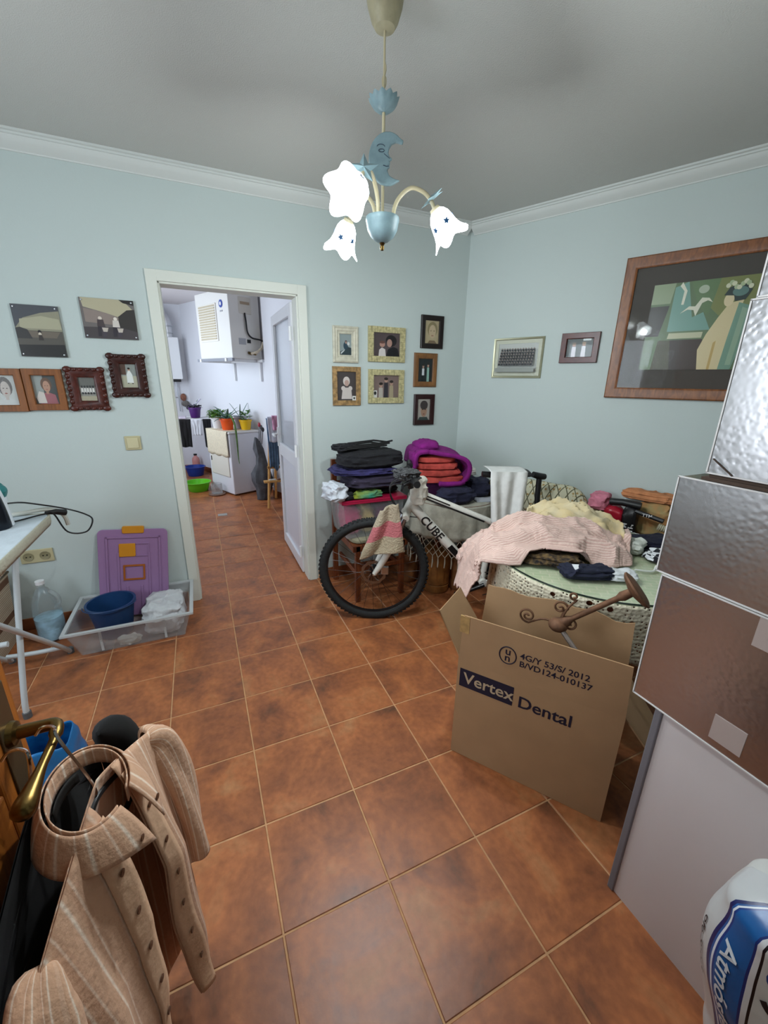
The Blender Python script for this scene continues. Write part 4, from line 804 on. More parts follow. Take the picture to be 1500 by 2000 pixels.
for k in range(0, n, 2):
    ln = .075+.02*random.random(); p_ = fr(k, zf-.128); q.tube([p_, p_+V((.002, 0, -ln*.5)), p_+V((.004*random.uniform(-1, 1), .002, -ln))], [.003, .006, .004], 5)
o = obj('tassels', q, mat('fringe_yarn', '#bdb6a4'), tcl); o['kind'] = 'stuff'
tn = mat('tan_leather', '#8a5a2a', .5, var=.3, scale=14)
q = MB(); q.lathe([(0, 0), (.085, 0), (.095, .01), (.098, .06), (.09, .066), (.098, .075), (.1, .30), (.092, .34), (.06, .36), (0, .362)], 28, (1.455, 1.602, 0)); tag(obj('clay_jar', q, tn), 'brown cylindrical clay jar standing under the grey fringed cloth', 'jar')
q = MB(); q.lathe([(0, 0), (.06, 0), (.08, .03), (.082, .12), (.06, .17), (.045, .215), (.05, .232), (0, .232)], 24, (1.32, 1.82, 0)); tag(obj('clay_jug', q, mat('brown_clay', '#8a5c36', .6, var=.3, scale=20)), 'rounded brown clay jug behind the bicycle wheel', 'jug')
q = MB(); q.lathe([(0, 0), (.08, 0), (.09, .02), (.088, .25), (.05, .29), (0, .29)], 24, (1.64, 1.555, 0)); tag(obj('clay_jar', q, mat('brown_clay', '#8a5c36')), 'short brown clay jar deepest under the grey cloth, beside the taller jar', 'jar')
# on the corner table
z = TZ+.0045
pur = fabric('purple_fleece', '#7a1470', .15, 20); cor = fabric('coral_blanket', '#b0443c', .2)
bl_ = thing('rolled_blanket', 'thick purple fleece blanket rolled and folded on the corner table', 'blanket', (1.47, 1.76, z+.10), None)
q = MB()
Mz = TR((1.445, 1.70, z+.13), -.30)
prof = [(.0, -.03), (.04, -.038), (.10, -.04), (.17, -.03), (.205, .03), (.205, .09), (.17, .135), (.10, .165), (.0, .185), (-.08, .20), (-.15, .19), (-.17, .14), (-.18, .09)]
prof = catmull([V((x, 0, zz)) for x, zz in prof], 3)
q.M = Mz
def rollf(u, v):
    p_ = prof[min(int(u*(len(prof)-1)+.5), len(prof)-1)]; y = (v-.5)*.34; k = 1+.05*nz((u*4, v*3, 2)); return V((p_.x*k, y+.01*nz((u*5, 1, 1)), p_.z*k+.012*sin(v*7+u*5)+.03))
q.grid(rollf, 38, 14); obj('outer_fold', q, pur, bl_, solid=.028)
q = MB(Mz); lump(q, (-.075, 0, .20), (.16, .22, .085), .2, 6, .14); obj('top_roll', q, pur, bl_)
q = MB(Mz); lump(q, (-.17, -.08, .09), (.05, .16, .13), .1, 16, .1); obj('hanging_corner', q, pur, bl_)
q = MB(Mz)
for k in range(4):
    lump(q, (.015-.010*k, .0, .0+.047*k), (.34-.02*k, .31, .05), 0, 11+k, .05, 28, 10, 5)
ip = obj('inner_blanket', q, cor, bl_); ip['label'] = 'coral pink folded inner blanket'; ip['kind'] = 'stuff'
bundle('folded_clothes', 'navy trousers folded under the purple blanket, bicycle side', (1.50, 1.495, z), (.28, .16, .108), nav, .1, 51, .1, group='clothes on the corner table')
bundle('folded_clothes', 'dark navy garment with raised corner at the end of the corner table', (1.755, 1.60, z+.0065), (.18, .17, .13), fabric('navy2', '#1b1d33'), -.4, 52, .2, group='clothes on the corner table')
bundle('folded_clothes', 'plum garment tucked under the rolled purple blanket', (1.48, 1.78, z), (.34, .24, .112), fabric('plum2', '#4f1a4c'), -.3, 58, .08, group='clothes on the corner table')
bundle('folded_clothes', 'olive green scarf bunched at the edge of the corner table', (1.885, 1.565, z), (.09, .12, .12), fabric('olive', '#6a5c3a'), 0, 53, .2, group='clothes on the corner table')
bundle('folded_towel', 'white folded towel behind the navy garments on the corner table', (1.775, 1.795, z+.115), (.17, .12, .06), fabric('white_towel3', '#c9c6be'), -.3, 54, .08, cat='towel')
bundle('folded_clothes', 'grey jumper folded under the white towel', (1.78, 1.795, z), (.14, .13, .115), fabric('grey_knit', '#57545a'), -.3, 56, .08, group='clothes on the corner table')
q = MB(TR((1.75, 1.49, z), -.25)); q.box((-.08, -.06, 0), (.08, .06, .006)); tag(obj('notebook', q, mat('paper', '#b9bcc4', .8), smooth=False), 'thin grey notebook lying at the front of the corner table', 'notebook')

# ------------------------------------------------------------------ round table with crochet cloth and glass
GC = V((1.662, .485, 0)); GR = .486; GZ = .70
rt = thing('round_table', 'round pedestal table under the crochet cloth and glass top', 'table', GC)
q = MB(); q.lathe([(0, GZ-.03), (GR-.012, GZ-.03), (GR-.01, GZ-.02), (GR-.01, GZ-.004), (0, GZ-.004)], 48, GC); obj('tabletop', q, cherry, rt)
q = MB(); q.lathe([(.0, .05), (.05, .05), (.06, .1), (.035, .2), (.045, .4), (.05, .6), (.08, GZ-.03), (0, GZ-.03)], 20, GC); obj('pedestal', q, cherry, rt)
for k in range(4):
    a = k*pi/2+.9; d = V((cos(a), sin(a), 0)); q = MB(); q.tube(catmull([GC+d*.03+V((0, 0, .12)), GC+d*.14+V((0, 0, .09)), GC+d*.26+V((0, 0, .02))], 4), [.025]*8+[.018], 8); obj('foot', q, cherry, rt)
def crochet():
    m = mat('crochet_lace', '#d8d1b8', .95); nt, b = nodes(m)
    at = nt.nodes.new('ShaderNodeTexCoord'); vo = nt.nodes.new('ShaderNodeTexVoronoi'); vo.inputs['Scale'].default_value = 62; vo.inputs['Randomness'].default_value = .6
    v2 = nt.nodes.new('ShaderNodeTexVoronoi'); v2.inputs['Scale'].default_value = 17; v2.inputs['Randomness'].default_value = .3
    nt.links.new(at.outputs['Object'], vo.inputs[0]); nt.links.new(at.outputs['Object'], v2.inputs[0])
    h1 = math_node(nt, 'GREATER_THAN', vo.outputs['Distance'], .24); h2 = math_node(nt, 'GREATER_THAN', v2.outputs['Distance'], .20)
    nt.links.new(math_node(nt, 'MULTIPLY', h1, h2), b.inputs['Alpha'])
    bp = nt.nodes.new('ShaderNodeBump'); bp.inputs['Distance'].default_value = .006; nt.links.new(vo.outputs['Distance'], bp.inputs['Height']); nt.links.new(bp.outputs[0], b.inputs['Normal']); return m
def leafprint():
    m = mat('leaf_print_cloth', '#c9cba8', .85); nt, b = nodes(m)
    tc = nt.nodes.new('ShaderNodeTexCoord'); br = nt.nodes.new('ShaderNodeTexBrick'); mp = nt.nodes.new('ShaderNodeMapping'); mp.inputs['Rotation'].default_value = (0, 0, .6)
    nt.links.new(tc.outputs['Object'], mp.inputs[0]); nt.links.new(mp.outputs[0], br.inputs[0]); br.inputs['Scale'].default_value = 11; br.inputs['Mortar Size'].default_value = .035; br.inputs['Mortar Smooth'].default_value = .6
    br.inputs['Color1'].default_value = (*lin('#b3bf9c'), 1); br.inputs['Color2'].default_value = (*lin('#c0c6a6'), 1); br.inputs['Mortar'].default_value = (*lin('#d3d0b4'), 1); br.inputs['Brick Width'].default_value = .75; br.inputs['Row Height'].default_value = .3
    nt.links.new(br.outputs[0], b.inputs['Base Color']); return m
tcl2 = thing('crochet_tablecloth', 'cream crochet tablecloth with green leaf print under the glass', 'tablecloth', GC+V((0, 0, GZ-.3)))
q = MB(); q.lathe([(0, GZ-.003), (GR-.02, GZ-.003), (GR+.004, GZ-.003), (GR+.004, GZ-.001), (0, GZ)], 72, GC); obj('printed_top', q, leafprint(), tcl2)
def skirt2(u, v):
    th = 2*pi*u; cut = max(0, cos(th-3.60))          # pushed in where the carton stands against it
    r = GR+.006+.008*v+.006*v*sin(22*th+sin(5*th))-.035*v*cut**6-.065*v**.7*max(0, cos(th-1.158))**8; return GC+V((r*cos(th), r*sin(th), GZ-.002-.26*v+(-.008*abs(sin(30*th)) if v > .98 else 0)))
q = MB(); q.grid(skirt2, 220, 14, cu=True); obj('crochet_skirt', q, crochet(), tcl2, solid=.002)
gl = thing('glass_tabletop', 'round glass disc with dark rim lying on the crochet tablecloth', 'glass top', GC+V((0, 0, GZ+.0008)))
tg_m = mat('table_glass', '#f4fff9', .03, trans=1, alpha=.2)
q = MB(); q.lathe([(0, GZ+.0008), (GR-.001, GZ+.0008), (GR-.001, GZ+.006), (0, GZ+.006)], 80, GC); obj('disc', q, tg_m, gl)
q = MB(); q.tube([GC+V((GR*cos(a), GR*sin(a), GZ+.0036)) for a in [2*pi*k/80 for k in range(80)]], .0034, 6, closed=True); obj('dark_rim', q, mat('dark_rim', '#14231c', .25), gl)
GT = GZ+.0065
# pink striped duvet mounded on the table, one end falling over the edge
pst = stripes('pink_stripe', [(0, '#c9a59b'), (.45, '#d8bdb0'), (.55, '#dcc5b8'), (.92, '#bd968c')], 52, 'sv', interp='LINEAR', bump=.35)
cst = mat('cream_pattern', '#dccfae', .9, var=.18, scale=11, var2='#d3bd8c', bump=.5, bscale=20)
dv = thing('duvet_cover', 'pink striped duvet cover heaped on the table and falling over its edge', 'bedding', (1.6, .65, GT))
ONTABLE = [((1.345, .495), (.28, .11, .05), -.75), ((1.40, .325), (.22, .10, .05), -.45), ((1.525, .25), (.12, .08, .04), -.4), ((1.925, .30), (.23, .12, .045), -.2), ((2.0, .445), (.22, .15, .055), -.3), ((1.845, .43), (.09, .10, .075), .3)]
def over(x, y):
    """height of the clothes lying on the glass at this spot, so that the bedding rests on them"""
    h = 0
    for (cx_, cy_), (sx_, sy_, sz_), rz_ in ONTABLE:
        dx, dy = x-cx_, y-cy_; lx = dx*cos(rz_)+dy*sin(rz_); ly = -dx*sin(rz_)+dy*cos(rz_); r = (abs(lx/(sx_*.56))**3+abs(ly/(sy_*.56))**3)**(1/3)
        if r < 1.25: h = max(h, (sz_*1.12+.012)*min(1, (1.25-r)/.25)**.5)
    return GT+.006+h
path = catmull([(1.085, .80, .47), (1.115, .79, .58), (1.145, .78, .70), (1.24, .73, .80), (1.41, .69, .845), (1.59, .60, .835), (1.73, .49, .785), (1.80, .42, .742)], 5)
wds = [.08, .12, .17, .205, .22, .225, .21, .15]
def duv(u, v):
    s = u*(len(path)-1); i = min(int(s), len(path)-2); f_ = s-i; c_ = path[i].lerp(path[i+1], f_); d = (path[i+1]-path[i]); d.z = 0
    sd = V((-d.y, d.x, 0)).normalized() if d.length > 1e-4 else V((0, 1, 0))
    k = u*(len(wds)-1); j = min(int(k), len(wds)-2); w_ = wds[j]*(1-(k-j))+wds[j+1]*(k-j)
    a = (v-.5)*2; rg = 1-abs(nz((u*7+v*2, v*4-u*2, 4), 1, 2))*2.2; fold = .014*sin(9*v*2+6*u+2*nz((u*3, v*2, 1)))+.028*nz((u*5, v*5, 4))+.022*max(0, rg)**3+.010*max(0, 1-abs(nz((u*16, v*9, 1), 1, 6))*2.5)**2
    edge = .03*nz((u*8, v, 3))
    h = c_.z*(1) - (abs(a)**2.4)*(max(0, min(.12, c_.z-GT-.004)) if u > .33 else .02)
    p_ = c_+sd*(a*(w_+edge)); p_.z = h+fold*(1-abs(a)**4)*1.0
    if u > .36: p_.z = max(p_.z, over(p_.x, p_.y))
    return p_
q = MB(); q.grid(duv, 110, 60); obj('striped_cover', q, pst, dv, solid=.006)
path2 = catmull([(1.55, .86, .81), (1.66, .76, .86), (1.77, .63, .835), (1.86, .51, .775)], 6)
def crm(u, v):
    s = u*(len(path2)-1); i = min(int(s), len(path2)-2); c_ = path2[i].lerp(path2[i+1], s-i); a = (v-.5)*2
    sd = V((.75, .66, 0)); p_ = c_+sd*(a*(.15+.03*nz((u*6, v, 8)))); p_.z = c_.z+.015-.10*abs(a)**2.2+.045*nz((u*6, v*5, 2))+.03*max(0, 1-abs(nz((u*5, v*6, 2), 1, 9))*2.4)**2; p_.z = max(p_.z, over(p_.x, p_.y)+.007); return p_
q = MB(); q.grid(crm, 60, 40); o = obj('cream_lining', q, cst, dv, solid=.006); o['label'] = 'cream patterned folded-over side'
bundle('folded_clothes', 'dark floral scarf showing under the pink duvet', (*ONTABLE[0][0], GT), ONTABLE[0][1], mat('floral', '#2a2030', .9, var=.8, scale=55, var2='#6a5432', bump=.4, bscale=40), ONTABLE[0][2], 61, .2, group='clothes on the round table')
bundle('folded_clothes', 'navy garment with white label lying on the glass', (*ONTABLE[1][0], GT), ONTABLE[1][1], fabric('navy3', '#161a2e'), ONTABLE[1][2], 62, .2, group='clothes on the round table')
q = MB(TR((1.355, .335, GT+.046), -.5, .15)); q.box((-.014, -.025, 0), (.014, .025, .002)); tag(obj('care_label', q, mat('label_white', '#d5d8dc', .7), smooth=False), 'small white care label on the navy garment', 'label')
bundle('folded_clothes', 'crumpled white sock at the front of the glass top', (*ONTABLE[2][0], GT), ONTABLE[2][1], fabric('white_sock', '#cdd0d2'), ONTABLE[2][2], 63, .25, group='clothes on the round table')
chk = mat('check_cloth', '#16182a', .9); nt, b_n = nodes(chk); tc = nt.nodes.new('ShaderNodeTexCoord'); ckr = nt.nodes.new('ShaderNodeTexChecker'); ckr.inputs['Scale'].default_value = 26; ckr.inputs[1].default_value = (*lin('#14151c'), 1); ckr.inputs[2].default_value = (*lin('#d5d8da'), 1); nt.links.new(tc.outputs['Object'], ckr.inputs[0]); nt.links.new(ckr.outputs[0], b_n.inputs['Base Color'])
bundle('folded_clothes', 'black and white checked garment at the edge of the round table', (*ONTABLE[3][0], GT), ONTABLE[3][1], chk, ONTABLE[3][2], 64, .15, group='clothes on the round table')
bundle('folded_clothes', 'plain navy garment next to the checked one on the round table', (*ONTABLE[4][0], GT), ONTABLE[4][1], fabric('navy4', '#14162a'), ONTABLE[4][2], 65, .12, group='clothes on the round table')
bundle('folded_clothes', 'white rolled garment beside the cream end of the duvet', (*ONTABLE[5][0], GT), ONTABLE[5][1], fabric('offwhite', '#c3c7bd'), ONTABLE[5][2], 66, .12, group='clothes on the round table')
q = MB(); q.tube(catmull([(1.66, .28, GT+.006), (1.72, .24, GT+.005), (1.76, .25, GT+.02), (1.78, .22, GT+.005), (1.84, .21, GT+.005)], 5), .005, 6); tag(obj('cord_loop', q, mat('white_cord', '#d5d8d2', .8)), 'thin white drawstring lying on the glass', 'cord')

# ------------------------------------------------------------------ low chest along the slanted wall with cushion and blanket
Mr = frame(CA, UR, (0, 0, 1), NR)      # local x along wall, y up, z out
def rw(s, z, o): return Mr @ V((s, z, o))
lc = thing('low_chest', 'narrow low wooden chest along the right wall under clothes', 'chest', rw(1.13, 0, .12))
q = MB(Mr); q.box((.57, 0, .016), (1.74, .56, .20)); obj('body', q, cherry, lc, smooth=False, bevel=.006); q = MB(Mr); q.box((.56, .56, .014), (1.75, .585, .21)); obj('lid', q, cherry, lc, smooth=False, bevel=.006)
ZCH = .5855
def quilt():
    m = mat('quilted_lattice', '#bdb79c', .9, bump=.4, bscale=25); nt, b = nodes(m)
    a1_ = nt.nodes.new('ShaderNodeAttribute'); a1_.attribute_name = 'su'; a2_ = nt.nodes.new('ShaderNodeAttribute'); a2_.attribute_name = 'sv'
    u_ = math_node(nt, 'MULTIPLY', a1_.outputs['Fac'], 9.); v_ = math_node(nt, 'MULTIPLY', a2_.outputs['Fac'], 5.)
    def ln(x): return math_node(nt, 'LESS_THAN', math_node(nt, 'ABSOLUTE', math_node(nt, 'SUBTRACT', math_node(nt, 'FRACT', x), .5)), .06)
    l1 = ln(math_node(nt, 'ADD', u_, v_)); l2 = ln(math_node(nt, 'SUBTRACT', u_, v_)); l = math_node(nt, 'MAXIMUM', l1, l2)
    tc = nt.nodes.new('ShaderNodeTexCoord'); n_ = nt.nodes.new('ShaderNodeTexVoronoi'); n_.inputs['Scale'].default_value = 38; nt.links.new(tc.outputs['Object'], n_.inputs[0])
    r = ramp(nt, [(.0, '#9a7a52'), (.28, '#a8905f'), (.36, '#c9c5aa'), (1, '#c3c0a6')]); nt.links.new(n_.outputs['Distance'], r.inputs[0])
    mx = nt.nodes.new('ShaderNodeMix'); mx.data_type = 'RGBA'; nt.links.new(l, mx.inputs[0]); nt.links.new(r.outputs[0], mx.inputs[6]); mx.inputs[7].default_value = (*lin('#57563f'), 1); nt.links.new(mx.outputs[2], b.inputs['Base Color']); return m
q = MB()
def cus(u, v):
    s = .565+.535*u; a = v*2*pi; e = 1-abs(2*u-1)**6*.35; return rw(s, ZCH+.002+.125*1.02*e+.125*e*sin(a)*(1+.04*nz((u*6, v*3, 2))), .09+.062*e*cos(a))
q.grid(cus, 40, 24); q.poly([cus(0, k/24) for k in range(24)]); q.poly([cus(1, k/24) for k in range(23, -1, -1)]); tag(obj('bolster_cushion', q, quilt()), 'long cream quilted cushion with lattice pattern leaning on the right wall', 'cushion')
knit = mat('brown_knit', '#8a7658', .95, var=.12, scale=40, bump=.9, bscale=90)
bundle('knitted_blanket', 'light brown knitted blanket heaped on the low chest', rw(1.165, ZCH, .115), (.19, .13, .14), knit, UR.to_2d().angle_signed(V((0, -1))) if False else .43, 71, .16, cat='blanket')
bundle('knitted_blanket', 'end of light brown knitted blanket folded over the first heap', rw(.985, ZCH, .20), (.075, .24, .09), knit, .43, 72, .16, cat='blanket')
lk = .43
bundle('folded_clothes', 'pink fabric bunched against the right wall', rw(1.178, ZCH+.138, .10), (.12, .115, .11), fabric('pink2', '#d17f92'), lk, 73, .16, group='clothes heaped on the low chest')
bundle('folded_clothes', 'orange folded sheet on top of the heap by the right wall', rw(1.435, ZCH+.238, .072), (.10, .29, .06), fabric('orange_sheet', '#bf7f55'), lk, 74, .08, folds=3, group='clothes heaped on the low chest')
bundle('folded_clothes', 'yellowish patterned sheet hanging under the orange one', rw(1.485, ZCH, .068), (.095, .19, .24), mat('yellow_pattern', '#c2b27c', .9, var=.35, scale=14, var2='#c98a54'), lk, 75, .08, folds=3, group='clothes heaped on the low chest')
bundle('folded_clothes', 'brown and beige striped garments at the end of the low chest', rw(1.655, ZCH, .10), (.15, .145, .22), mat('beige_brown', '#7d6a55', .9, var=.4, scale=12), lk, 76, .1, folds=3, group='clothes heaped on the low chest')
bk = thing('sports_bag', 'red and black sports bag with white lettering among the clothes', 'bag', rw(1.30, ZCH, .16))
q = MB(); lump(q, rw(1.285, ZCH, .155), (.10, .11, .19), lk, 81, .06, p=4); obj('red_body', q, mat('red_vinyl', '#a3122a', .3), bk)
q = MB(); lump(q, rw(1.375, ZCH, .165), (.09, .08, .21), lk, 82, .05, p=4); obj('black_side', q, mat('black_vinyl', '#17161a', .4), bk)
q = MB(); q.tube([rw(1.25, ZCH+.215, .16), rw(1.32, ZCH+.225, .17), rw(1.42, ZCH+.22, .17)], .022, 10); obj('black_top', q, black_m, bk)
q = MB(); q.tube([rw(1.40, ZCH+.19, .19), rw(1.55, ZCH+.165, .21)], .014, 8); st_ = obj('strap', q, black_m, bk)
for k, (s_, zz, tx) in enumerate(((1.345, .03, 'TTM'), (1.38, .03, 'TTM'))):
    text(tx, .04, frame(rw(s_+.026, ZCH+zz, .209), (0, 0, 1), -UR, NR) , mat('letter_white', '#dcdcdc', .6), bk)
text('TTM', .026, frame(rw(1.44, ZCH+.172, .214), UR, (0, 0, 1), NR), mat('letter_white', '#dcdcdc'), bk)
hs = thing('ribbed_hose', 'cream ribbed hose bent over the clothes by the right wall', 'hose', rw(1.6, ZCH+.12, .2))
q = MB(); pts = catmull([rw(1.53, ZCH+.13, .215), rw(1.58, ZCH+.12, .205), rw(1.64, ZCH+.14, .195), rw(1.70, ZCH+.18, .19)], 10); q.tube(pts, [.018+.003*(i % 2) for i in range(len(pts))], 12); obj('hose', q, mat('cream_rubber', '#b9b49c', .6), hs)

# ------------------------------------------------------------------ mountain bike leaning beside the round table
HB = V((.916, -.401, 0)).normalized(); YB = V((0, 0, 1)).cross(HB); Mbk = frame((.86, 1.41, 0), HB, YB, (0, 0, 1))
bike = thing('mountain_bike', 'white and black mountain bike with a flat front tyre', 'bicycle', Mbk @ V((.55, 0, 0)))
wf = mat('bike_white', '#d6d4cb', .35); bf = mat('bike_black', '#151517', .35)
def P_(x, z, y=0): return V((x, y, z))
def btube(n, pts, r, m, parent=bike, k=10): q = MB(Mbk); q.tube([V(p) for p in pts], r, k); return obj(n, q, m, parent)
RW, ZW = .315, .350
def wheel(n, cx, steer=0):
    Mx = Mbk @ Matrix.Translation((cx, 0, 0)) @ Matrix.Rotation(steer, 4, 'Z')
    e = bpy.data.objects.new(n, None); COL.objects.link(e); e.parent = bike; e.location = (Mx @ V((0, 0, 0)))-wloc(bike); e.empty_display_size = .05
    q = MB(Mx); N = 96
    vs = []; fs = []; nr = 12
    for i in range(N):
        th = 2*pi*i/N
        for k in range(nr):
            a = 2*pi*k/nr; r = RW+.026*cos(a)+.008; y = .027*sin(a); p = V((r*cos(th), y, ZW+r*sin(th)))
            if p.z < .014: p.y *= 1+(.014-p.z)*14; p.z = max(.003, .003+(p.z)*.12)
            vs.append(p)
    for i in range(N):
        for k in range(nr): fs.append((i*nr+k, i*nr+(k+1) % nr, ((i+1) % N)*nr+(k+1) % nr, ((i+1) % N)*nr+k))
    q.add(vs, fs); ty = obj('tyre', q, rubber_m, e)
    q = MB(Mx)
    for i in range(72):
        th = 2*pi*(i+.5)/72
        for k, yy in enumerate((-.016, 0, .016)):
            t2 = th+(k == 1)*pi/72; r = RW+.034-.004*(k != 1); p = V((r*cos(t2), yy, ZW+r*sin(t2)))
            if p.z < .02: continue
            R = Matrix.Rotation(-t2, 3, 'Y'); q.box((-.004, -.006, -.006), (.005, .006, .006), None) if False else q.add([p+R @ V(c_) for c_ in ((-.004, -.006, -.006), (.005, -.005, -.005), (.005, .005, -.005), (-.004, .006, -.006), (-.004, -.006, .006), (.005, -.005, .005), (.005, .005, .005), (-.004, .006, .006))], [(0, 3, 2, 1), (4, 5, 6, 7), (0, 1, 5, 4), (1, 2, 6, 5), (2, 3, 7, 6), (3, 0, 4, 7)])
    o = obj('tread_knobs', q, rubber_m, e, smooth=False); o['kind'] = 'stuff'
    R = frame((0, 0, 0), (1, 0, 0), (0, 0, 1), (0, -1, 0)).to_3x3()
    q = MB(Mx); q.lathe([(RW-.022, -.010), (RW-.006, -.012), (RW+.006, -.012), (RW+.006, .012), (RW-.006, .012), (RW-.022, .010), (RW-.022, -.010)], 72, (0, 0, ZW), R, cap=False); obj('rim', q, bf, e)
    q = MB(Mx)
    for k in range(4):
        for j in range(5):
            th = k*pi/2+.45+j*.045; r = RW-.009; p = V((r*cos(th), -.0125, ZW+r*sin(th))); u_ = V((-sin(th), 0, cos(th))); w_ = V((cos(th), 0, sin(th)))
            q.poly([p-u_*.005-w_*.006, p+u_*.005-w_*.006, p+u_*.004+w_*.006, p-u_*.004+w_*.006])
    o = obj('rim_decal', q, mat('decal_white', '#d8d8d8', .5), e, smooth=False); o['kind'] = 'stuff'
    q = MB(Mx); q.lathe([(0, -.05), (.012, -.05), (.012, -.035), (.026, -.034), (.026, -.028), (.014, -.02), (.014, .02), (.026, .028), (.026, .034), (.012, .035), (.012, .05), (0, .05)], 18, (0, 0, ZW), R); obj('hub', q, bf, e)
    for k in range(28):
        a = 2*pi*k/28; s = 1 if k % 2 else -1; da = .5*(1 if (k//2) % 2 else -1)
        q = MB(Mx); q.cyl((.024*cos(a+da), s*.03, ZW+.024*sin(a+da)), ((RW-.02)*cos(a), s*.004, ZW+(RW-.02)*sin(a)), .0011, 4); obj('spoke', q, bf, e)
    return e, Mx, R
fw_, Mx, Rw = wheel('front_wheel', 0)
q = MB(Mx); N = 60
vs = []; fs = []
for i in range(N):
    a = 2*pi*i/N; ro = .080+.003*sin(a*10)
    for r, y in ((.062, -.040), (ro, -.040), (ro, -.0385), (.062, -.0385)): vs.append((r*cos(a), y, ZW+r*sin(a)))
for i in range(N):
    for k in range(4): fs.append((i*4+k, i*4+(k+1) % 4, ((i+1) % N)*4+(k+1) % 4, ((i+1) % N)*4+k))
q.add(vs, fs)
for k in range(6): a = k*pi/3; q.tube([(.018*cos(a-.5), -.039, ZW+.018*sin(a-.5)), (.045*cos(a-.25), -.039, ZW+.045*sin(a-.25)), (.064*cos(a), -.039, ZW+.064*sin(a))], .004, 5)
obj('brake_disc', q, mat('disc_steel', '#8f8a84', .35, metal=1), fw_)
q = MB(Mx); q.box((.045, -.05, ZW-.01), (.095, -.03, ZW+.045)); obj('brake_caliper', q, steel_m, fw_, smooth=False, bevel=.006)
rw_, _, _ = wheel('rear_wheel', 1.09)
# fork
for s in (-1, 1):
    btube('fork_lower', [P_(.004, ZW, s*.062), P_(.04, ZW+.06, s*.066), P_(.115, .545, s*.066)], [.015, .021, .021], wf); btube('fork_stanchion', [P_(.115, .545, s*.066), P_(.185, .72, s*.066)], .016, steel_m)
btube('fork_arch', [P_(.105, .54, -.066), P_(.10, .60, -.05), P_(.10, .615, 0), P_(.10, .60, .05), P_(.105, .54, .066)], .012, wf)
btube('fork_crown', [P_(.19, .725, -.08), P_(.195, .735, 0), P_(.19, .725, .08)], [.02, .028, .02], wf)
q = MB(Mx); q.cyl((0, -.075, ZW), (0, .075, ZW), .008, 10); obj('axle', q, steel_m, bike)
ht = btube('head_tube', [P_(.195, .74), P_(.262, .895)], .027, wf, k=14)
def big(n, a, b_, ra, rb, m=wf): return btube(n, [a, a.lerp(b_, .33), a.lerp(b_, .66), b_], [ra, (ra*2+rb)/3, (ra+rb*2)/3, rb], m, k=14)
dt = big('down_tube', P_(.225, .79), P_(.70, .285), .030, .026); tt = big('top_tube', P_(.25, .87), P_(.725, .685), .024, .018)
sT = big('seat_tube', P_(.70, .285), P_(.745, .73), .020, .018); btube('bottom_bracket', [P_(.70, .285, -.05), P_(.70, .285, .05)], .026, wf, k=14)
# letters along the down tube
d3 = (P_(.70, .285)-P_(.225, .79)).normalized(); up3 = V((0, -1, 0)).cross(d3)*-1
wn = V((0, -1, 0)); up3 = wn.cross(d3)
text('CUBE', .075, Mbk @ frame(P_(.225, .79)+d3*.10+wn*.0305-up3*.026, d3, up3, wn), bf, dt, 'frame_lettering')
q = MB(Mbk @ frame(P_(.225, .79)+wn*.0300, d3, up3, wn))
q.box((.36, -.018, -.004), (.60, .018, 0)); obj('black_flash', q, bf, dt, smooth=False)
d4 = (P_(.725, .685)-P_(.25, .87)).normalized(); up4 = wn.cross(d4)
q = MB(Mbk @ frame(P_(.25, .87)+wn*.0245, d4, up4, wn)); q.box((.03, -.016, -.006), (.46, -.006, 0)); obj('black_flash', q, bf, tt, smooth=False)
q = MB(Mbk @ frame(P_(.25, .87)+wn*.0245, d4, up4, wn)); q.box((.05, .002, -.005), (.22, .009, 0)); obj('name_flash', q, bf, tt, smooth=False)
for s in (-1, 1):
    btube('chain_stay', [P_(.71, .29, s*.03), P_(1.07, ZW, s*.06)], [.012, .010], wf); btube('seat_stay', [P_(.742, .69, s*.015), P_(1.07, ZW+.01, s*.06)], [.011, .009], wf)
btube('seat_post', [P_(.742, .70), P_(.775, .97)], .0145, bf)
q = MB(Mbk); 
def sad(u, v):
    x = .64+.27*u; w_ = .02+.055*max(0, u-.35)**1.3*1.8; a = 2*pi*v; return V((x, w_*cos(a), .985+.018*sin(a)+.012*u-.01*sin(pi*u)))
q.grid(sad, 16, 14); q.poly([sad(0, k/14) for k in range(14)]); q.poly([sad(1, k/14) for k in range(13, -1, -1)]); obj('saddle', q, black_m, bike)
# cockpit
btube('stem', [P_(.262, .895), P_(.275, .93), P_(.20, .955)], [.022, .022, .018], bf)
hbp = catmull([P_(.225, .99, -.30), P_(.215, .98, -.2), P_(.20, .955, -.06), P_(.20, .955, .06), P_(.215, .98, .2), P_(.225, .99, .30)], 5); btube('handlebar', hbp, .0155, bf)
for s in (-1, 1):
    btube('grip', [P_(.223, .987, s*.20), P_(.227, .99, s*.31)], .019, black_m)
    btube('brake_lever', [P_(.21, .98, s*.17), P_(.16, .95, s*.18), P_(.15, .945, s*.26)], [.014, .009, .007], bf)
    btube('shifter', [P_(.20, .965, s*.15), P_(.21, .93, s*.155)], [.02, .014], bf)
for k in range(4):
    btube('cable', catmull([P_(.16, .955, -.15+.09*k), P_(.10, .93-.01*k, -.10+.06*k), P_(.10, .84, -.05+.03*k), P_(.17, .74, -.03), P_(.26, .72, -.035)], 5), .003, black_m, k=6)
q = MB(Mbk)
for k, (x, y, z_, r) in enumerate(((.19, -.1, .985, .03), (.2, .1, .99, .025))): q.ell((x, y, z_), (r, r*.8, r*.7), 10)
o = obj('handlebar_mount', q, bf, bike); o['kind'] = 'stuff'
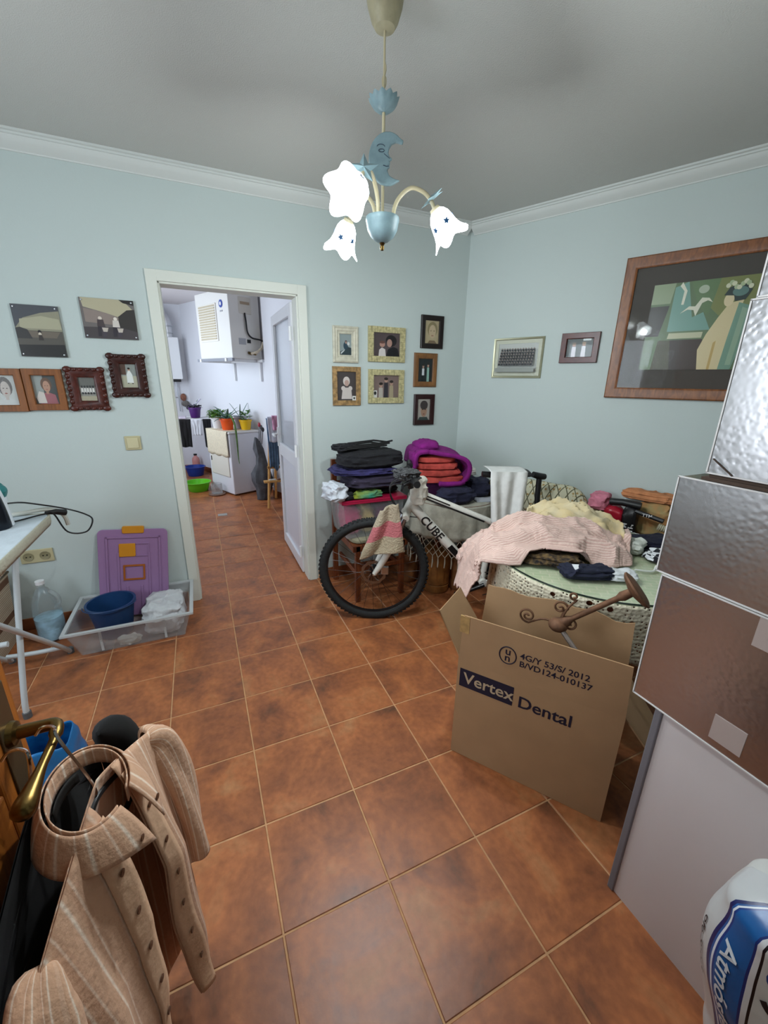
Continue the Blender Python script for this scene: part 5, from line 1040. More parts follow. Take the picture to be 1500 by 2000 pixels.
bundle('mesh_gloves', 'pair of black mesh cycling gloves tucked over the handlebar', Mbk @ V((.185, -.12, .972)), (.13, .14, .06), mat('black_mesh', '#17181a', .8, var=.6, scale=90, var2='#5a5a5c', bump=1, bscale=120), .3, 93, .25, cat='gloves')
# drivetrain
q = MB(Mbk); q.lathe([(.03, -.046), (.082, -.046), (.085, -.049), (.082, -.052), (.03, -.052)], 36, (.70, 0, .285), Rw, cap=False); obj('chainring', q, bf, bike)
btube('crank', [P_(.70, .285, -.065), P_(.55, .225, -.075)], [.014, .011], bf); btube('crank', [P_(.70, .285, .065), P_(.85, .345, .075)], [.014, .011], bf)
for x, z_, y in ((.548, .222, -.125), (.852, .348, .125)):
    q = MB(Mbk @ TR((x, y, z_), 0, 0, .5)); q.box((-.045, -.04, -.009), (.045, .04, .009)); obj('pedal', q, black_m, bike, smooth=False, bevel=.004)
btube('chain', [P_(.70, .365, -.049), P_(1.08, ZW+.035, -.04), P_(1.115, ZW, -.04), P_(1.08, ZW-.035, -.04), P_(.70, .205, -.049)], .0035, mat('chain_steel', '#4a4743', .4, metal=1), k=5)
q = MB(Mbk); q.box((1.06, -.075, .20), (1.10, -.045, ZW)); obj('derailleur', q, bf, bike, smooth=False, bevel=.006)
# rags on the bike
def rag(u, v):
    a = (u-.5); x = .12+.03*v-.03+a*(.10+.17*v); y = -.098-.035*abs(sin(u*4+v*2))*v-.012*sin(9*u); z_ = .815-.30*v-.07*abs(a)*(1 if a < 0 else -.3)+.02*nz((u*3, v*3, 1)); return Mbk @ V((x-.07*v, y, z_))
q = MB(); q.grid(rag, 26, 30); tag(obj('towel_rag', q, stripes('rag_stripe', [(0, '#a99b84'), (.34, '#b5666a'), (.66, '#a89a80')], 1, 'sv', bump=.9), solid=.012), 'small beige and pink terry towel draped over the bike fork', 'towel')
bundle('cloth_pouch', 'small white cloth bag covering the bike stem', Mbk @ V((.262, -.035, .80)), (.10, .05, .17), fabric('offwhite_bag', '#c4c0b4'), -.41, 91, .12, cat='bag')
ws = mat('white_jersey', '#cfd0cd', .9, var=.05, scale=20, bump=.5, bscale=22)
def shirt_drape(u, v):
    a = u-.5; y = -.115-.025*v*(1+.8*sin(8*u))-.01*sin(16*u); z_ = 1.02-.29*v-(.08*v*max(0, cos(a*5)) if v > .5 else 0)
    if v < .12: y = .06-.175*(v/.12); z_ = 1.022+.006*sin(v/.12*pi)
    x = .765+a*(.215-.05*v); return Mbk @ V((x, y, z_))
q = MB(); q.grid(shirt_drape, 34, 34); tag(obj('jersey_shirt', q, ws, solid=.005), 'white jersey top draped over the bicycle saddle', 'garment')
# black and red push handle behind the saddle
ph = thing('folded_scooter', 'folded child scooter with black stem and red deck behind the bike', 'scooter', rw(.80, 0, .33))
q = MB(); q.tube([rw(.85, .60, .30), rw(.835, .80, .295), rw(.83, .90, .29)], .018, 10); obj('stem', q, black_m, ph)
q = MB(); q.tube([rw(.80, .93, .33), rw(.83, .915, .29), rw(.85, .91, .25)], [.02, .024, .02], 10); obj('handle_clamp', q, black_m, ph)
q = MB(); q.tube([rw(.86, .62, .30), rw(.80, .50, .33), rw(.72, .16, .36)], [.028, .035, .035], 10); obj('red_deck', q, mat('red_lacquer', '#8f1226', .35), ph)
for s_, o_ in ((.70, .37), (.89, .30)): q = MB(); q.lathe([(.0, -.014), (.05, -.014), (.06, -.008), (.06, .008), (.05, .014), (0, .014)], 24, rw(s_, .0615 if s_ < .8 else .56, o_), frame((0, 0, 0), UR, (0, 0, 1), NR).to_3x3()); obj('scooter_wheel', q, rubber_m, ph)
hangR = mat('maroon_cloth', '#5f1626', .9)

# ------------------------------------------------------------------ open carton
card = mat('corrugated_card', '#a98662', .85, var=.06, scale=6); cardi = card; ink = mat('box_ink', '#17122a', .7)
c0 = onz(880, 1464, 0); c1 = onz(1172, 1606, 0); e = (c1-c0).normalized(); BW = (c1-c0).length; nb = V((0, 0, 1)).cross(e); BD, BH, th = .285, .462, .005
Mc = frame(c0, e, nb, (0, 0, 1)); cb = thing('cardboard_box', 'open brown cardboard box printed Vertex Dental holding a lamp', 'box', Mc @ V((BW/2, BD/2, 0)))
def panel(n, a, c_, m=card): q = MB(Mc); q.box(a, c_); return obj(n, q, m, cb, smooth=False)
fp = panel('front_panel', (0, 0, .001), (BW, th, BH)); panel('back_panel', (0, BD-th, .001), (BW, BD, BH), cardi); panel('side_panel', (0, th, .001), (th, BD-th, BH), cardi); panel('side_panel', (BW-th, th, .001), (BW, BD-th, BH), cardi); panel('base_panel', (th, th, .001), (BW-th, BD-th, .006), cardi)
def flap(n, o_, ax, outv, ln, wd, ang, m=card, trap=.0, rag=0, seed=0):
    """flap hinged on an edge: ax along the edge, outv outward; ang lifts it above horizontal"""
    o_, ax, outv = V(o_), V(ax), V(outv); up = outv*cos(ang)+V((0, 0, 1))*sin(ang); nn = ax.cross(up)
    q = MB(Mc); k = 16; pts = []
    for j in range(2):
        for i in range(k+1):
            s = i/k; x = wd*s; y = 0 if j == 0 else ln*(1+(rag*nz((s*5, seed, 1)) if rag else 0)); x += (trap*(1 if s < .5 else -1)*(1-abs(0)) if j and (i in (0, k)) else 0); pts.append(o_+ax*x+up*y)
    vs = [p+nn*(th/2) for p in pts]+[p-nn*(th/2) for p in pts]; h = 2*(k+1); fs = []
    for i in range(k): fs += [(i, i+1, k+2+i, k+1+i), (h+i, h+k+1+i, h+k+2+i, h+i+1), (k+1+i, k+2+i, h+k+2+i, h+k+1+i), (i, h+i, h+i+1, i+1)]
    fs += [(0, k+1, h+k+1, h), (k, h+k, h+2*k+1, 2*k+1)]
    q.add(vs, fs); return obj(n, q, m, cb, smooth=False), Mc @ frame(o_, ax, up, nn)
ff, Mf = flap('front_flap', (0, th/2, BH), (1, 0, 0), (0, -1, 0), .205, BW, radians(88), card, .012)
flap('back_flap', (0, BD-th/2, BH), (1, 0, 0), (0, 1, 0), .20, BW, radians(86), cardi, .01, .16, 3)
flap('side_flap', (th/2, BD*.96, BH), (0, -1, 0), (-1, 0, 0), .20, BD*.92, radians(58), cardi, .02)
flap('side_flap', (BW-th/2, BD*.04, BH), (0, 1, 0), (1, 0, 0), .20, BD*.92, radians(-52), cardi, .02)
MF = Mc @ frame((0, -.0006, 0), (1, 0, 0), (0, 0, 1), (0, -1, 0))
q = MB(MF); q.box((.012, .345, 0), (.222, .428, .0005)); obj('label_block', q, ink, fp, smooth=False)
text('Vertex', .070, MF @ Matrix.Translation((.028, .366, .001)), mat('box_letter', '#b7a184', .8), fp)
text('Dental', .070, MF @ Matrix.Translation((.240, .352, .0006)), ink, fp)
MFl = Mf @ frame((0, 0, th/2+.0006), (1, 0, 0), (0, 1, 0), (0, 0, 1))
q = MB(MFl); q.tube([(.185+.030*cos(a), .095+.036*sin(a), 0) for a in [2*pi*k/32 for k in range(32)]], .0022, 5, closed=True); obj('printed_ring', q, ink, ff)
text('u', .044, MFl @ Matrix.Translation((.174, .098, .0004)), ink, ff); text('n', .044, MFl @ Matrix.Translation((.174, .070, .0004)), ink, ff)
text('4G/Y 53/S/ 2012', .034, MFl @ Matrix.Translation((.228, .100, .0004)), ink, ff); text('B/VD124-010137', .034, MFl @ Matrix.Translation((.228, .066, .0004)), ink, ff)
q = MB(MFl); q.box((-.002, .13, -.0058), (.035, .202, .0006)); tp = obj('torn_tape', q, mat('paper_tape', '#b08d58', .7, var=.2, scale=40), ff, smooth=False)
# wrought-iron lamp lying in the carton
rust = mat('rusty_iron', '#6b4a34', .7, metal=.3, var=.25, scale=40)
def inb(x, y, z_): return Mc @ V((x, y, z_))
pn = nb
hub = onp(1090, 1220, Mc @ V((0, BD*.5, 0)), pn); dsk = onp(1238, 1155, Mc @ V((0, BD*.62, 0)), pn)
lp = thing('iron_ceiling_lamp', 'rusty wrought-iron ceiling lamp with scrolled arms sticking out of the carton', 'lamp', hub)
q = MB(); q.ell(hub, (.035, .035, .026)); obj('hub', q, rust, lp)
q = MB(); q.tube([hub, hub.lerp(dsk, .12), hub.lerp(dsk, .2), hub.lerp(dsk, .8), hub.lerp(dsk, .86), dsk], [.02, .02, .010, .010, .017, .014], 12); obj('rod', q, rust, lp)
ax = (dsk-hub).normalized(); sd_ = ax.cross(V((0, 0, 1))).normalized(); R = frame((0, 0, 0), sd_, ax.cross(sd_), ax).to_3x3()
q = MB(); q.lathe([(0, -.012), (.022, -.01), (.055, .0), (.066, .008), (.066, .014), (.05, .02), (0, .022)], 32, dsk, R); obj('ceiling_plate', q, rust, lp)
def spiral(px, py, r0_, turns, tail, dirn=1, rot=0):
    """scroll bar drawn in the upright plane through the middle of the carton"""
    cpt = onp(px, py, Mc @ V((0, BD*.5, 0)), pn); ex = e; ez_ = V((0, 0, 1)); pts = []
    for i in range(34): t_ = i/33; a = rot+dirn*2*pi*turns*t_; r = r0_*(.15+.85*t_); pts.append(cpt+(ex*cos(a)+ez_*sin(a))*r+pn*(.01*t_))
    mid = pts[-1].lerp(tail, .5)+V((0, 0, .02)); pts += catmull([pts[-1], mid, tail], 6)[1:]; return pts
for k, a in enumerate(((1030, 1203, .032, 1.7, 1, .5), (1094, 1188, .026, 1.4, -1, 2.5), (1112, 1222, .026, 1.3, 1, .3), (1122, 1166, .018, 1.2, 1, -2.2))):
    q = MB(); q.tube(spiral(a[0], a[1], a[2], a[3], hub, a[4], a[5]), .0042, 6); obj('scroll', q, rust, lp)
q = MB(); q.tube([hub, hub+e*.08-nb*.05-V((0, 0, .06)), hub+e*.14-nb*.07-V((0, 0, .12))], .009, 8); obj('arm', q, mat('grey_iron', '#8a7f78', .5, metal=.5), lp)
bundle('blue_cloth_bundle', 'dark blue cloth bundle beside the iron lamp in the carton', inb(.125, .14, .284), (.16, .13, .17), fabric('petrol_cloth', '#233040', .3), -.9, 95, .15, cat='cloth')
bundle('dark_bundle', 'dark grey cloth filling the carton below the lamp', inb(.375, .14, .0075), (.29, .20, .36), fabric('charcoal', '#1c1f1e', .3), -.96, 96, .12, cat='cloth')
bundle('green_bundle', 'olive green cloth corner low in the open carton', inb(.115, .12, .0075), (.15, .16, .27), fabric('olive2', '#6a6a3a', .3), -.96, 97, .12, cat='cloth')

# ------------------------------------------------------------------ white cabinet with silver boxes
cabm = mat('white_laminate', '#dcd6d8', .4); 
cw = thing('white_cabinet', 'low white laminate cabinet with grey edge under the silver boxes', 'cabinet', (1.14, -.56, 0))
q = MB(); q.box((.962, -.92, .0), (1.34, -.302, .695)); obj('carcass', q, cabm, cw, smooth=False)
q = MB(); q.box((.955, -.302, .0), (1.34, -.283, .695)); obj('grey_edge', q, mat('grey_edging', '#77777f', .4), cw, smooth=False, bevel=.003)
def silver():
    m = mat('silver_foil_card', '#b5b2b2', .24, metal=.95); nt, b = nodes(m)
    tc = nt.nodes.new('ShaderNodeTexCoord'); v = nt.nodes.new('ShaderNodeTexVoronoi'); v.feature = 'SMOOTH_F1'; v.inputs['Scale'].default_value = 95; n_ = nt.nodes.new('ShaderNodeTexNoise'); n_.inputs['Scale'].default_value = 7
    nt.links.new(tc.outputs['Object'], v.inputs[0]); nt.links.new(tc.outputs['Object'], n_.inputs[0])
    ml = math_node(nt, 'MULTIPLY', v.outputs['Distance'], math_node(nt, 'SUBTRACT', n_.outputs[0], .30))
    bp = nt.nodes.new('ShaderNodeBump'); bp.inputs['Strength'].default_value = .28; bp.inputs['Distance'].default_value = .005; nt.links.new(ml, bp.inputs['Height']); nt.links.new(bp.outputs[0], b.inputs['Normal']); return m
sil = silver(); edge = mat('card_edge_white', '#e0dedd', .5); brn = mat('card_edge_brown', '#4a3a30', .8)
def sbox(label, ya, yb, z0, z1, xx=.955, rot=0):
    t = thing('silver_box', label, 'box', (1.14, (ya+yb)/2, z0), 'silver boxes stacked on the white cabinet')
    q = MB(); q.box((xx, yb, z0+.002), (1.33, ya, z1-.002)); obj('carton', q, sil, t, smooth=False, bevel=.002)
    for za in (z0+.0005, z1-.0035):
        q = MB(); q.box((xx-.002, yb-.001, za), (xx+.002, ya+.002, za+.003)); obj('folded_edge', q, edge, t, smooth=False)
    q = MB(); q.box((xx-.002, ya-.001, z0+.002), (xx+.003, ya+.002, z1-.002)); obj('folded_edge', q, edge, t, smooth=False)
    return t
t1 = sbox('bottom silver foil box resting on the white cabinet, with two pale stickers', -.222, -.9, .696, 1.056)
q = MB(); q.box((.9535, -.468, .720), (.955, -.405, .785)); obj('sticker', q, mat('pale_sticker', '#b9a9a4', .4), t1, smooth=False)
q = MB(); q.box((.9535, -.50, .985), (.955, -.425, 1.052)); obj('sticker', q, mat('pale_sticker', '#b9a9a4'), t1, smooth=False)
sbox('silver foil box second from the white cabinet, below the brown card gap', -.205, -.9, 1.057, 1.303, .957)
t3 = sbox('tall silver foil box third up in the stack, above the brown card gap', -.256, -.9, 1.318, 1.668, .962)
for a, c_, lb in (((.957, -.9, 1.304), (1.33, -.25, 1.3105), 'lower brown card sheet lying directly on the second silver box'), ((.962, -.9, 1.3112), (1.33, -.262, 1.3172), 'upper brown card sheet right beneath the third silver box')): q = MB(); q.box(a, c_); tag(obj('card_sheet', q, brn, smooth=False), lb, 'cardboard', 'card sheets in the silver stack')
q = MB(); q.tube([(.9605, -.262, 1.352), (.9605, -.305, 1.322)], .0015, 5); obj('crease', q, brn, t3)
sbox('topmost silver foil box of the stack', -.262, -.9, 1.6685, 1.98, .966)

# ------------------------------------------------------------------ blue and white plastic bag in front of the cabinet
def hwp(v, tb):
    for (a0_, b0_), (a1_, b1_) in zip(tb, tb[1:]):
        if v <= a1_: k = (v-a0_)/(a1_-a0_); k = k*k*(3-2*k); return b0_+(b1_-b0_)*k
    return tb[-1][1]
bagm = mat('bag_film', '#ffffff', .3, bump=.5, bscale=9); nt, bb = nodes(bagm)
a_ = nt.nodes.new('ShaderNodeAttribute'); a_.attribute_name = 'su'
rp = ramp(nt, [(0, '#c3c6c8'), (0.128, '#141f5c'), (0.135, '#1f5596'), (0.139, '#dfe6ee'), (0.142, '#123a86'), (0.148, '#0f5a9e'), (0.190, '#122a6e'), (0.194, '#d6d8dc'), (0.202, '#101018'), (0.206, '#c9cbc8'), (0.500, '#0f5a9e'), (0.600, '#c9cbc8')], 'CONSTANT'); nt.links.new(a_.outputs['Fac'], rp.inputs[0]); nt.links.new(rp.outputs[0], bb.inputs['Base Color'])
BGX, BGY = .80, -.715
def bagS(u, v, off=0):
    """wrap-around coordinate u, height v (0 bottom .. 1 top)"""
    if off: return bagS(u, v)+bagN(u, v)*off
    th_ = 2*pi*(u+.09*(.72-v)); hw = hwp(v, [(0, .07), (.2, .085), (.45, .115), (.66, .155), (.80, .157), (.92, .145), (.975, .10), (1.001, .012)])
    k = 1+.04*nz((cos(th_)*2, sin(th_)*2, v*5), 1, 5)+.02*sin(v*25+3*sin(th_)); ct, st = cos(th_), sin(th_); f = (abs(ct)**2.8+abs(st)**2.8)**(-1/2.8)
    return V((BGX-.74*hw*k*f*st, BGY+hw*k*f*ct,   .004+.67*v+.008*nz((u*8, v*4, 2))*v))
def bagN(u, v):
    a = bagS(u+.004, v)-bagS(u-.004, v); c_ = bagS(u, v+.004)-bagS(u, v-.004); n_ = a.cross(c_).normalized(); ctr = V((BGX, BGY, bagS(u, v).z-.05)); return n_ if n_.dot(bagS(u, v)-ctr) > 0 else -n_
pb = thing('plastic_pack_bag', 'blue and white printed plastic bag standing before the white cabinet', 'bag', (BGX, BGY, 0))
q = MB(); q.grid(lambda u, v: bagS(u, v), 220, 60, cu=True); q.poly([bagS(k/40, 0) for k in range(40)]); q.poly([bagS(k/40, 1) for k in range(39, -1, -1)]); obj('bag_body', q, bagm, pb)
def wrap(u0_, v0_, su_, sv_): return lambda p: bagS(u0_+p.y*su_, v0_-p.x*sv_, .0018)
wl = mat('bag_white_ink', '#dfe9f2', .4); bl2 = mat('bag_black_ink', '#14161e', .4)
text('Atmósfera', .062, None, wl, pb, 'bag_lettering', fn=wrap(.154, .84, .58, 1.35)); text('pe', .062, None, wl, pb, 'bag_lettering', fn=wrap(.154, .26, .58, 1.35))
text('ofe-Sport', .05, None, bl2, pb, 'bag_lettering', fn=wrap(.098, .80, .4, 1.0)); text('jar', .12, None, bl2, pb, 'bag_lettering', fn=wrap(.238, .80, .8, 1.2)); text('so', .07, None, mat('bag_blue_ink', '#16407e', .4), pb, 'bag_lettering', fn=wrap(.216, .92, .7, 1.2))
def oval(u0_, v0_, ru, rv, m, n_):
    q = MB(); q.poly([bagS(u0_+ru*cos(a), v0_+rv*sin(a), .0016) for a in [2*pi*k/24 for k in range(24)]]); obj(n_, q, m, pb, smooth=False)
oval(.169, .325, .010, .055, mat('bag_grey_ink', '#8a8da8', .4), 'printed_oval'); oval(.108, .40, .010, .04, mat('bag_grey2', '#7a7c90', .4), 'printed_flower'); oval(.112, .36, .010, .04, mat('bag_grey2', '#7a7c90'), 'printed_flower')

# ------------------------------------------------------------------ pine entrance door, standing open at the left
pined = wood('orange_pine', '#8a4a19', '#a96426', .35, 2.2, (1.5, 1.5, .08)); pinel = pined
DXa, DXb, Dy0, Dy1 = -.405, -.362, -.90, -.085
pd = struct('door_2', MB().box((DXa+.012, Dy0+.09, .01), (DXb-.012, Dy1-.09, 2.02)), pined, smooth=False)
for a, c_ in (((DXa, Dy1-.10, .008), (DXb, Dy1-.018, 2.03)), ((DXa, Dy0, .008), (DXb, Dy0+.1, 2.03))): obj('stile', MB().box(a, c_), pined, pd, smooth=False, bevel=.004)
obj('edge_strip', MB().box((DXa+.003, Dy1-.018, .008), (DXb-.003, Dy1, 2.03)), pinel, pd, smooth=False, bevel=.003)
for z0_, z1_ in ((.008, .2), (.80, .95), (1.90, 2.03)): obj('rail', MB().box((DXa, Dy0+.1, z0_), (DXb, Dy1-.1, z1_)), pined, pd, smooth=False, bevel=.004)
for z0_, z1_ in ((.24, .76), (.99, 1.86)): obj('raised_panel', MB().box((DXa+.006, Dy0+.15, z0_), (DXb-.004, Dy1-.15, z1_)), pined, pd, smooth=False, bevel=.01)
HY, HZ = -.135, 1.005
lv = obj('lock_plate', MB().box((DXb-.0005, HY-.022, HZ-.13), (DXb+.003, HY+.022, HZ+.08)), mat('dull_brass', '#6e6048', .4, metal=.8), pd, smooth=False, bevel=.002)
q = MB(); q.lathe([(0, .003), (.019, .003), (.017, .010), (.010, .013), (.009, .05), (0, .05)], 18, (DXb, HY, HZ), frame((0, 0, 0), (0, 1, 0), (0, 0, 1), (1, 0, 0)).to_3x3())
q.tube(catmull([(DXb+.045, HY, HZ), (DXb+.058, HY-.004, HZ), (DXb+.062, HY-.03, HZ-.002), (DXb+.058, HY-.07, HZ-.006), (DXb+.052, HY-.115, HZ-.016), (DXb+.048, HY-.135, HZ-.022)], 4), [.009]*8+[.006]*5+[.007, .009, .011, .013, .014, .0135, .011, .006], 14); obj('door_lever', q, brass_m, pd)

# ------------------------------------------------------------------ garments on hangers on the door lever
YC = -.178
def hanger(t, xx, zz, y_, m, hookx):
    q = MB(); pts = catmull([(xx, y_+.19, zz-.115), (xx, y_+.1, zz-.055), (xx, y_+.02, zz-.015), (xx, y_-.02, zz-.015), (xx, y_-.1, zz-.055), (xx, y_-.19, zz-.115)], 5); q.tube(pts, .0055, 8); q.tube([(xx, y_+.19, zz-.115), (xx, y_, zz-.12), (xx, y_-.19, zz-.115)], .005, 8); obj('hanger_bar', q, m, t)
    hp = V((hookx, y_, HZ+.014)); q = MB(); q.tube(catmull([V((xx, y_, zz-.01)), V((xx, y_, zz+.02)), hp+V((.016, -.006, -.01)), hp+V((.010, 0, .006)), hp+V((-.006, .002, .006)), hp+V((-.018, .004, -.008))], 5), .0022, 6); obj('hanger_hook', q, chrome_m, t)
def body(XC, yc, ztop, W, D, ln, g0, seed, rip=.012, nu=110, nv=60, stf=1.):
    def f(u, v):
        ph = g0*(1+.6*v)+u*(2*pi-2*g0*(1+.6*v)); s = v
        w_ = W*(1-.02*sin(s*3)) ; d = .0015+D*min(1, s*2.6)**.75
        yo = sin(ph); xo = cos(ph)
        y = yc+w_*math.copysign(abs(yo)**.85, yo)+.008*s*nz((u*5, s*3, seed), 1, 1)
        zt = ztop-.095*(abs(y-yc)/.19)**1.15
        fold = rip*s**.6*(sin(ph*6.2+1.6*sin(s*3+seed))+.6*sin(ph*11+seed+s*2))+.012*nz((u*7, s*4, seed))*s
        x = XC+(d+fold*.9)*xo*(1 if xo > 0 else .7)+.3*fold
        z = zt-ln*s*(1+.04*sin(ph*3))
        return V((x, y, z))
    return f
pk = stripes('shirt_stripe', [(0, '#d3a788'), (.38, '#d3a788'), (.47, '#f0dcc8'), (.56, '#d6ab8c'), (.80, '#c99b7c'), (.86, '#e6c8b0'), (.92, '#cfa284')], 10, 'su', interp='EASE', bump=.25)
pkb = stripes('shirt_body_stripe', [(0, '#d3a788'), (.38, '#d3a788'), (.47, '#f0dcc8'), (.56, '#d6ab8c'), (.80, '#c99b7c'), (.86, '#e6c8b0'), (.92, '#cfa284')], 21, 'su', interp='EASE', bump=.25)
blk2 = mat('black_dress_cloth', '#0d0c0d', .95)
def turn(x, y, a): return Matrix.Translation((x, y, 0)) @ Matrix.Rotation(radians(a), 4, 'Z') @ Matrix.Translation((-x, -y, 0))
# black garment nearest the door
MB.DEF = turn(-.328, YC-.02, -5)
bg = thing('black_dress', 'long black garment on a hanger between pine door and striped shirt', 'garment', (-.325, YC, .2))
q = MB(); fB = body(-.335, YC-.02, .925, .225, .014, .80, .02, 3, .007); q.grid(fB, 90, 40, cu=True); obj('dress_body', q, blk2, bg)
hanger(bg, -.335, .890, YC-.02, black_m, DXb+.03)
q = MB(); q.tube(catmull([(-.312, YC+.165, .865), (-.30, YC+.215, .80), (-.295, YC+.215, .62), (-.30, YC+.20, .42)], 5), [.004, .016, .024, .030, .034, .036, .04, .04, .04, .04, .038, .036, .034, .03, .028, .025], 14); obj('sleeve', q, blk2, bg)
# striped shirt
MB.DEF = turn(-.260, YC, -14)
st_ = thing('striped_shirt', 'pinkish beige shirt with white stripes hanging from the door lever', 'shirt', (-.27, YC, .2))
XS = -.260; fS = body(XS, YC, .918, .216, .050, .66, .11, 9, .014)
q = MB(); q.grid(fS, 150, 70); obj('shirt_body', q, pkb, st_, solid=.0016)
hanger(st_, -.268, .892, YC, black_m, DXb+.055)
def placket(u0_, dirn):
    q = MB()
    def f(u, v): p_ = fS(u0_+dirn*u*.028, .03+.97*v); return p_+V((.0045, 0, 0))
    q.grid(f, 4, 50); o = obj('placket', q, mat('placket_cloth', '#d8b090', .9, bump=.2, bscale=60), st_, solid=.001)
    for k in range(6):
        p_ = fS(u0_+dirn*.014, .16+.135*k)+V((.0065, 0, 0)); q = MB(); q.lathe([(0, 0), (.0055, 0), (.0055, .0018), (.003, .0022), (0, .0014)], 12, p_, frame((0, 0, 0), (0, 1, 0), (0, 0, 1), (1, 0, 0)).to_3x3()); obj('button', q, mat('button_brown', '#5a3a28', .4), o)
placket(0.0, 1); placket(1.0, -1)
# collar: stand and turned-down leaf
def neck(t, h=0):
    a = pi*1.0*(t-.5)*1.86; return V((XS-.018-.042*cos(a)+.004, YC+.066*sin(a),   .925-.045*(1-cos(a))/2*1.3+h))
def leaf(u, v):
    p_ = neck(u, .012); a = pi*(u-.5)*1.86; tip = abs(2*u-1)**5
    o_ = V((-cos(a)*.8, sin(a), 0)); d = .016+.030*v+.022*tip*v
    return p_+o_*(.006+.024*v*(1-.4*tip))+V((.030*tip*v, -math.copysign(.018, a)*tip*v*0, -.050*v-.028*tip*v))+V((0, 0, .006*sin(v*pi)))
q = MB(); q.grid(leaf, 60, 10); obj('collar', q, pk, st_, solid=.002)
q = MB(); q.grid(lambda u, v: neck(u, .012-.03*v), 50, 4); obj('collar_stand', q, pk, st_, solid=.002)
q = MB(); q.grid(lambda u, v: neck(.5+(u-.5)*.18, -.018-.02*v)+V((.004, 0, 0)), 8, 3); obj('size_label', q, mat('label_black', '#14110f', .7), st_, solid=.001)
for sgn in (0, 1):
    p_ = leaf(.03 if sgn == 0 else .97, .82)+V((.003, 0, .002)); q = MB(); q.lathe([(0, 0), (.005, 0), (.005, .0018), (0, .0014)], 12, p_, frame((0, 0, 0), (0, 1, 0), (0, 0, 1), (1, 0, 0)).to_3x3()); obj('button', q, mat('button_brown', '#5a3a28'), st_)
def sleeve(pts, rs, seed):
    pts = catmull(pts, 6); n_ = len(pts)
    def f(u, v):
        i = min(int(v*(n_-1)), n_-2); p_ = pts[i].lerp(pts[i+1], v*(n_-1)-i); d = (pts[i+1]-pts[i]).normalized(); x = d.cross(V((0, 1, 0))).normalized(); y = d.cross(x)
        r = rs[0]+(rs[1]-rs[0])*min(1, v*3.5)**.6; a = 2*pi*u; r *= 1+.18*sin(a*3+v*6+seed)+.15*nz((cos(a), sin(a), v*4), 1, seed); return p_+x*(r*cos(a)*.8)+y*(r*sin(a))
    q = MB(); q.grid(f, 40, 36, cu=True); return obj('sleeve', q, pk, st_, solid=.0015)
sleeve([V((-.268, YC+.165, .822)), V((-.258, YC+.195, .785)), V((-.240, YC+.205, .68)), V((-.228, YC+.20, .55)), V((-.222, YC+.19, .46))], (.012, .036), 1)
sleeve([V((-.268, YC-.165, .822)), V((-.255, YC-.205, .785)), V((-.235, YC-.235, .68)), V((-.23, YC-.24, .50)), V((-.235, YC-.23, .32))], (.012, .038), 2)

MB.DEF = Matrix.Identity(4)
# ------------------------------------------------------------------ ironing board with iron
ib = thing('ironing_board', 'white padded ironing board on crossed tubular legs', 'ironing board', (-.96, 1.1, 0))
cov = mat('board_cover', '#c5cfd6', .85, var=.06, scale=20, bump=.2, bscale=40); hem = mat('board_hem', '#b3b09e', .9, bump=.6, bscale=70)
ZB = .85; bxa, bxb, bya, byb = -1.165, -.785, .30, 1.66
def outl():
    pts = []
    for k in range(9): a = pi*k/8; pts.append((bxb-.05+.05*sin(a*.5+0), 0)) if False else None
    o_ = [(bxb, bya)]+[(bxb-.05*(1-cos(a)), byb-.05+.05*sin(a)) for a in [pi/2*k/6 for k in range(7)]]+[(bxa+.05*(1-sin(a)), byb-.05+.05*cos(a)) for a in [pi/2*k/6 for k in range(7)]]+[(bxa, bya)]
    return o_
o_ = outl()
q = MB(); q.prism(o_, ZB-.03, ZB-.012); obj('board', q, mat('board_mesh', '#9a9c9c', .5, metal=.3), ib, smooth=False)
q = MB(); q.prism(o_, ZB-.012, ZB); obj('padded_cover', q, cov, ib, bevel=.006)
q = MB(); n_ = len(o_); vs = []
for rowz, push in ((ZB+.002, .0), (ZB-.006, .007), (ZB-.03, .006), (ZB-.046, .0)):
    for i, (x, y) in enumerate(o_):
        cx_, cy_ = (bxa+bxb)/2, (bya+byb)/2; dx = V((x-cx_, (y-cy_)*.4, 0)).normalized(); vs.append((x+dx.x*push, y+dx.y*push, rowz+.002*sin(i*5)))
q.add(vs, [(r*n_+i, r*n_+i+1, (r+1)*n_+i+1, (r+1)*n_+i) for r in range(3) for i in range(n_-1)]); obj('elastic_hem', q, hem, ib, solid=.004)
def leg(pts, n='leg'): q = MB(); q.tube(catmull(pts, 4), .0125, 10); return obj(n, q, mat('leg_enamel', '#c5cdd0', .35), ib)
leg([(-.885, 1.50, ZB-.03), (-.888, 1.46, .76), (-.925, 1.27, .14), (-.93, 1.25, .013)]); leg([(-1.07, 1.50, ZB-.03), (-1.075, 1.46, .76), (-1.10, 1.27, .14), (-1.105, 1.25, .013)])
leg([(-.91, .78, ZB-.03), (-.905, .95, .72), (-.88, 1.60, .14), (-.872, 1.73, .013)]); leg([(-1.12, .78, ZB-.03), (-1.12, .95, .72), (-1.135, 1.60, .14), (-1.14, 1.75, .013)])
leg([(-.885, 1.68, .075), (-1.0, 1.685, .07), (-1.13, 1.69, .075)], 'cross_bar'); leg([(-.90, 1.20, .42), (-1.0, 1.20, .42), (-1.11, 1.20, .42)], 'pivot_bar')
for p_ in ((-.872, 1.735, 0), (-1.14, 1.755, 0), (-.93, 1.25, 0), (-1.105, 1.25, 0)): q = MB(); q.lathe([(0, 0), (.017, 0), (.017, .03), (.013, .034), (0, .034)], 12, p_); obj('foot_cap', q, mat('grey_rubber', '#5a5c5e', .7), ib)
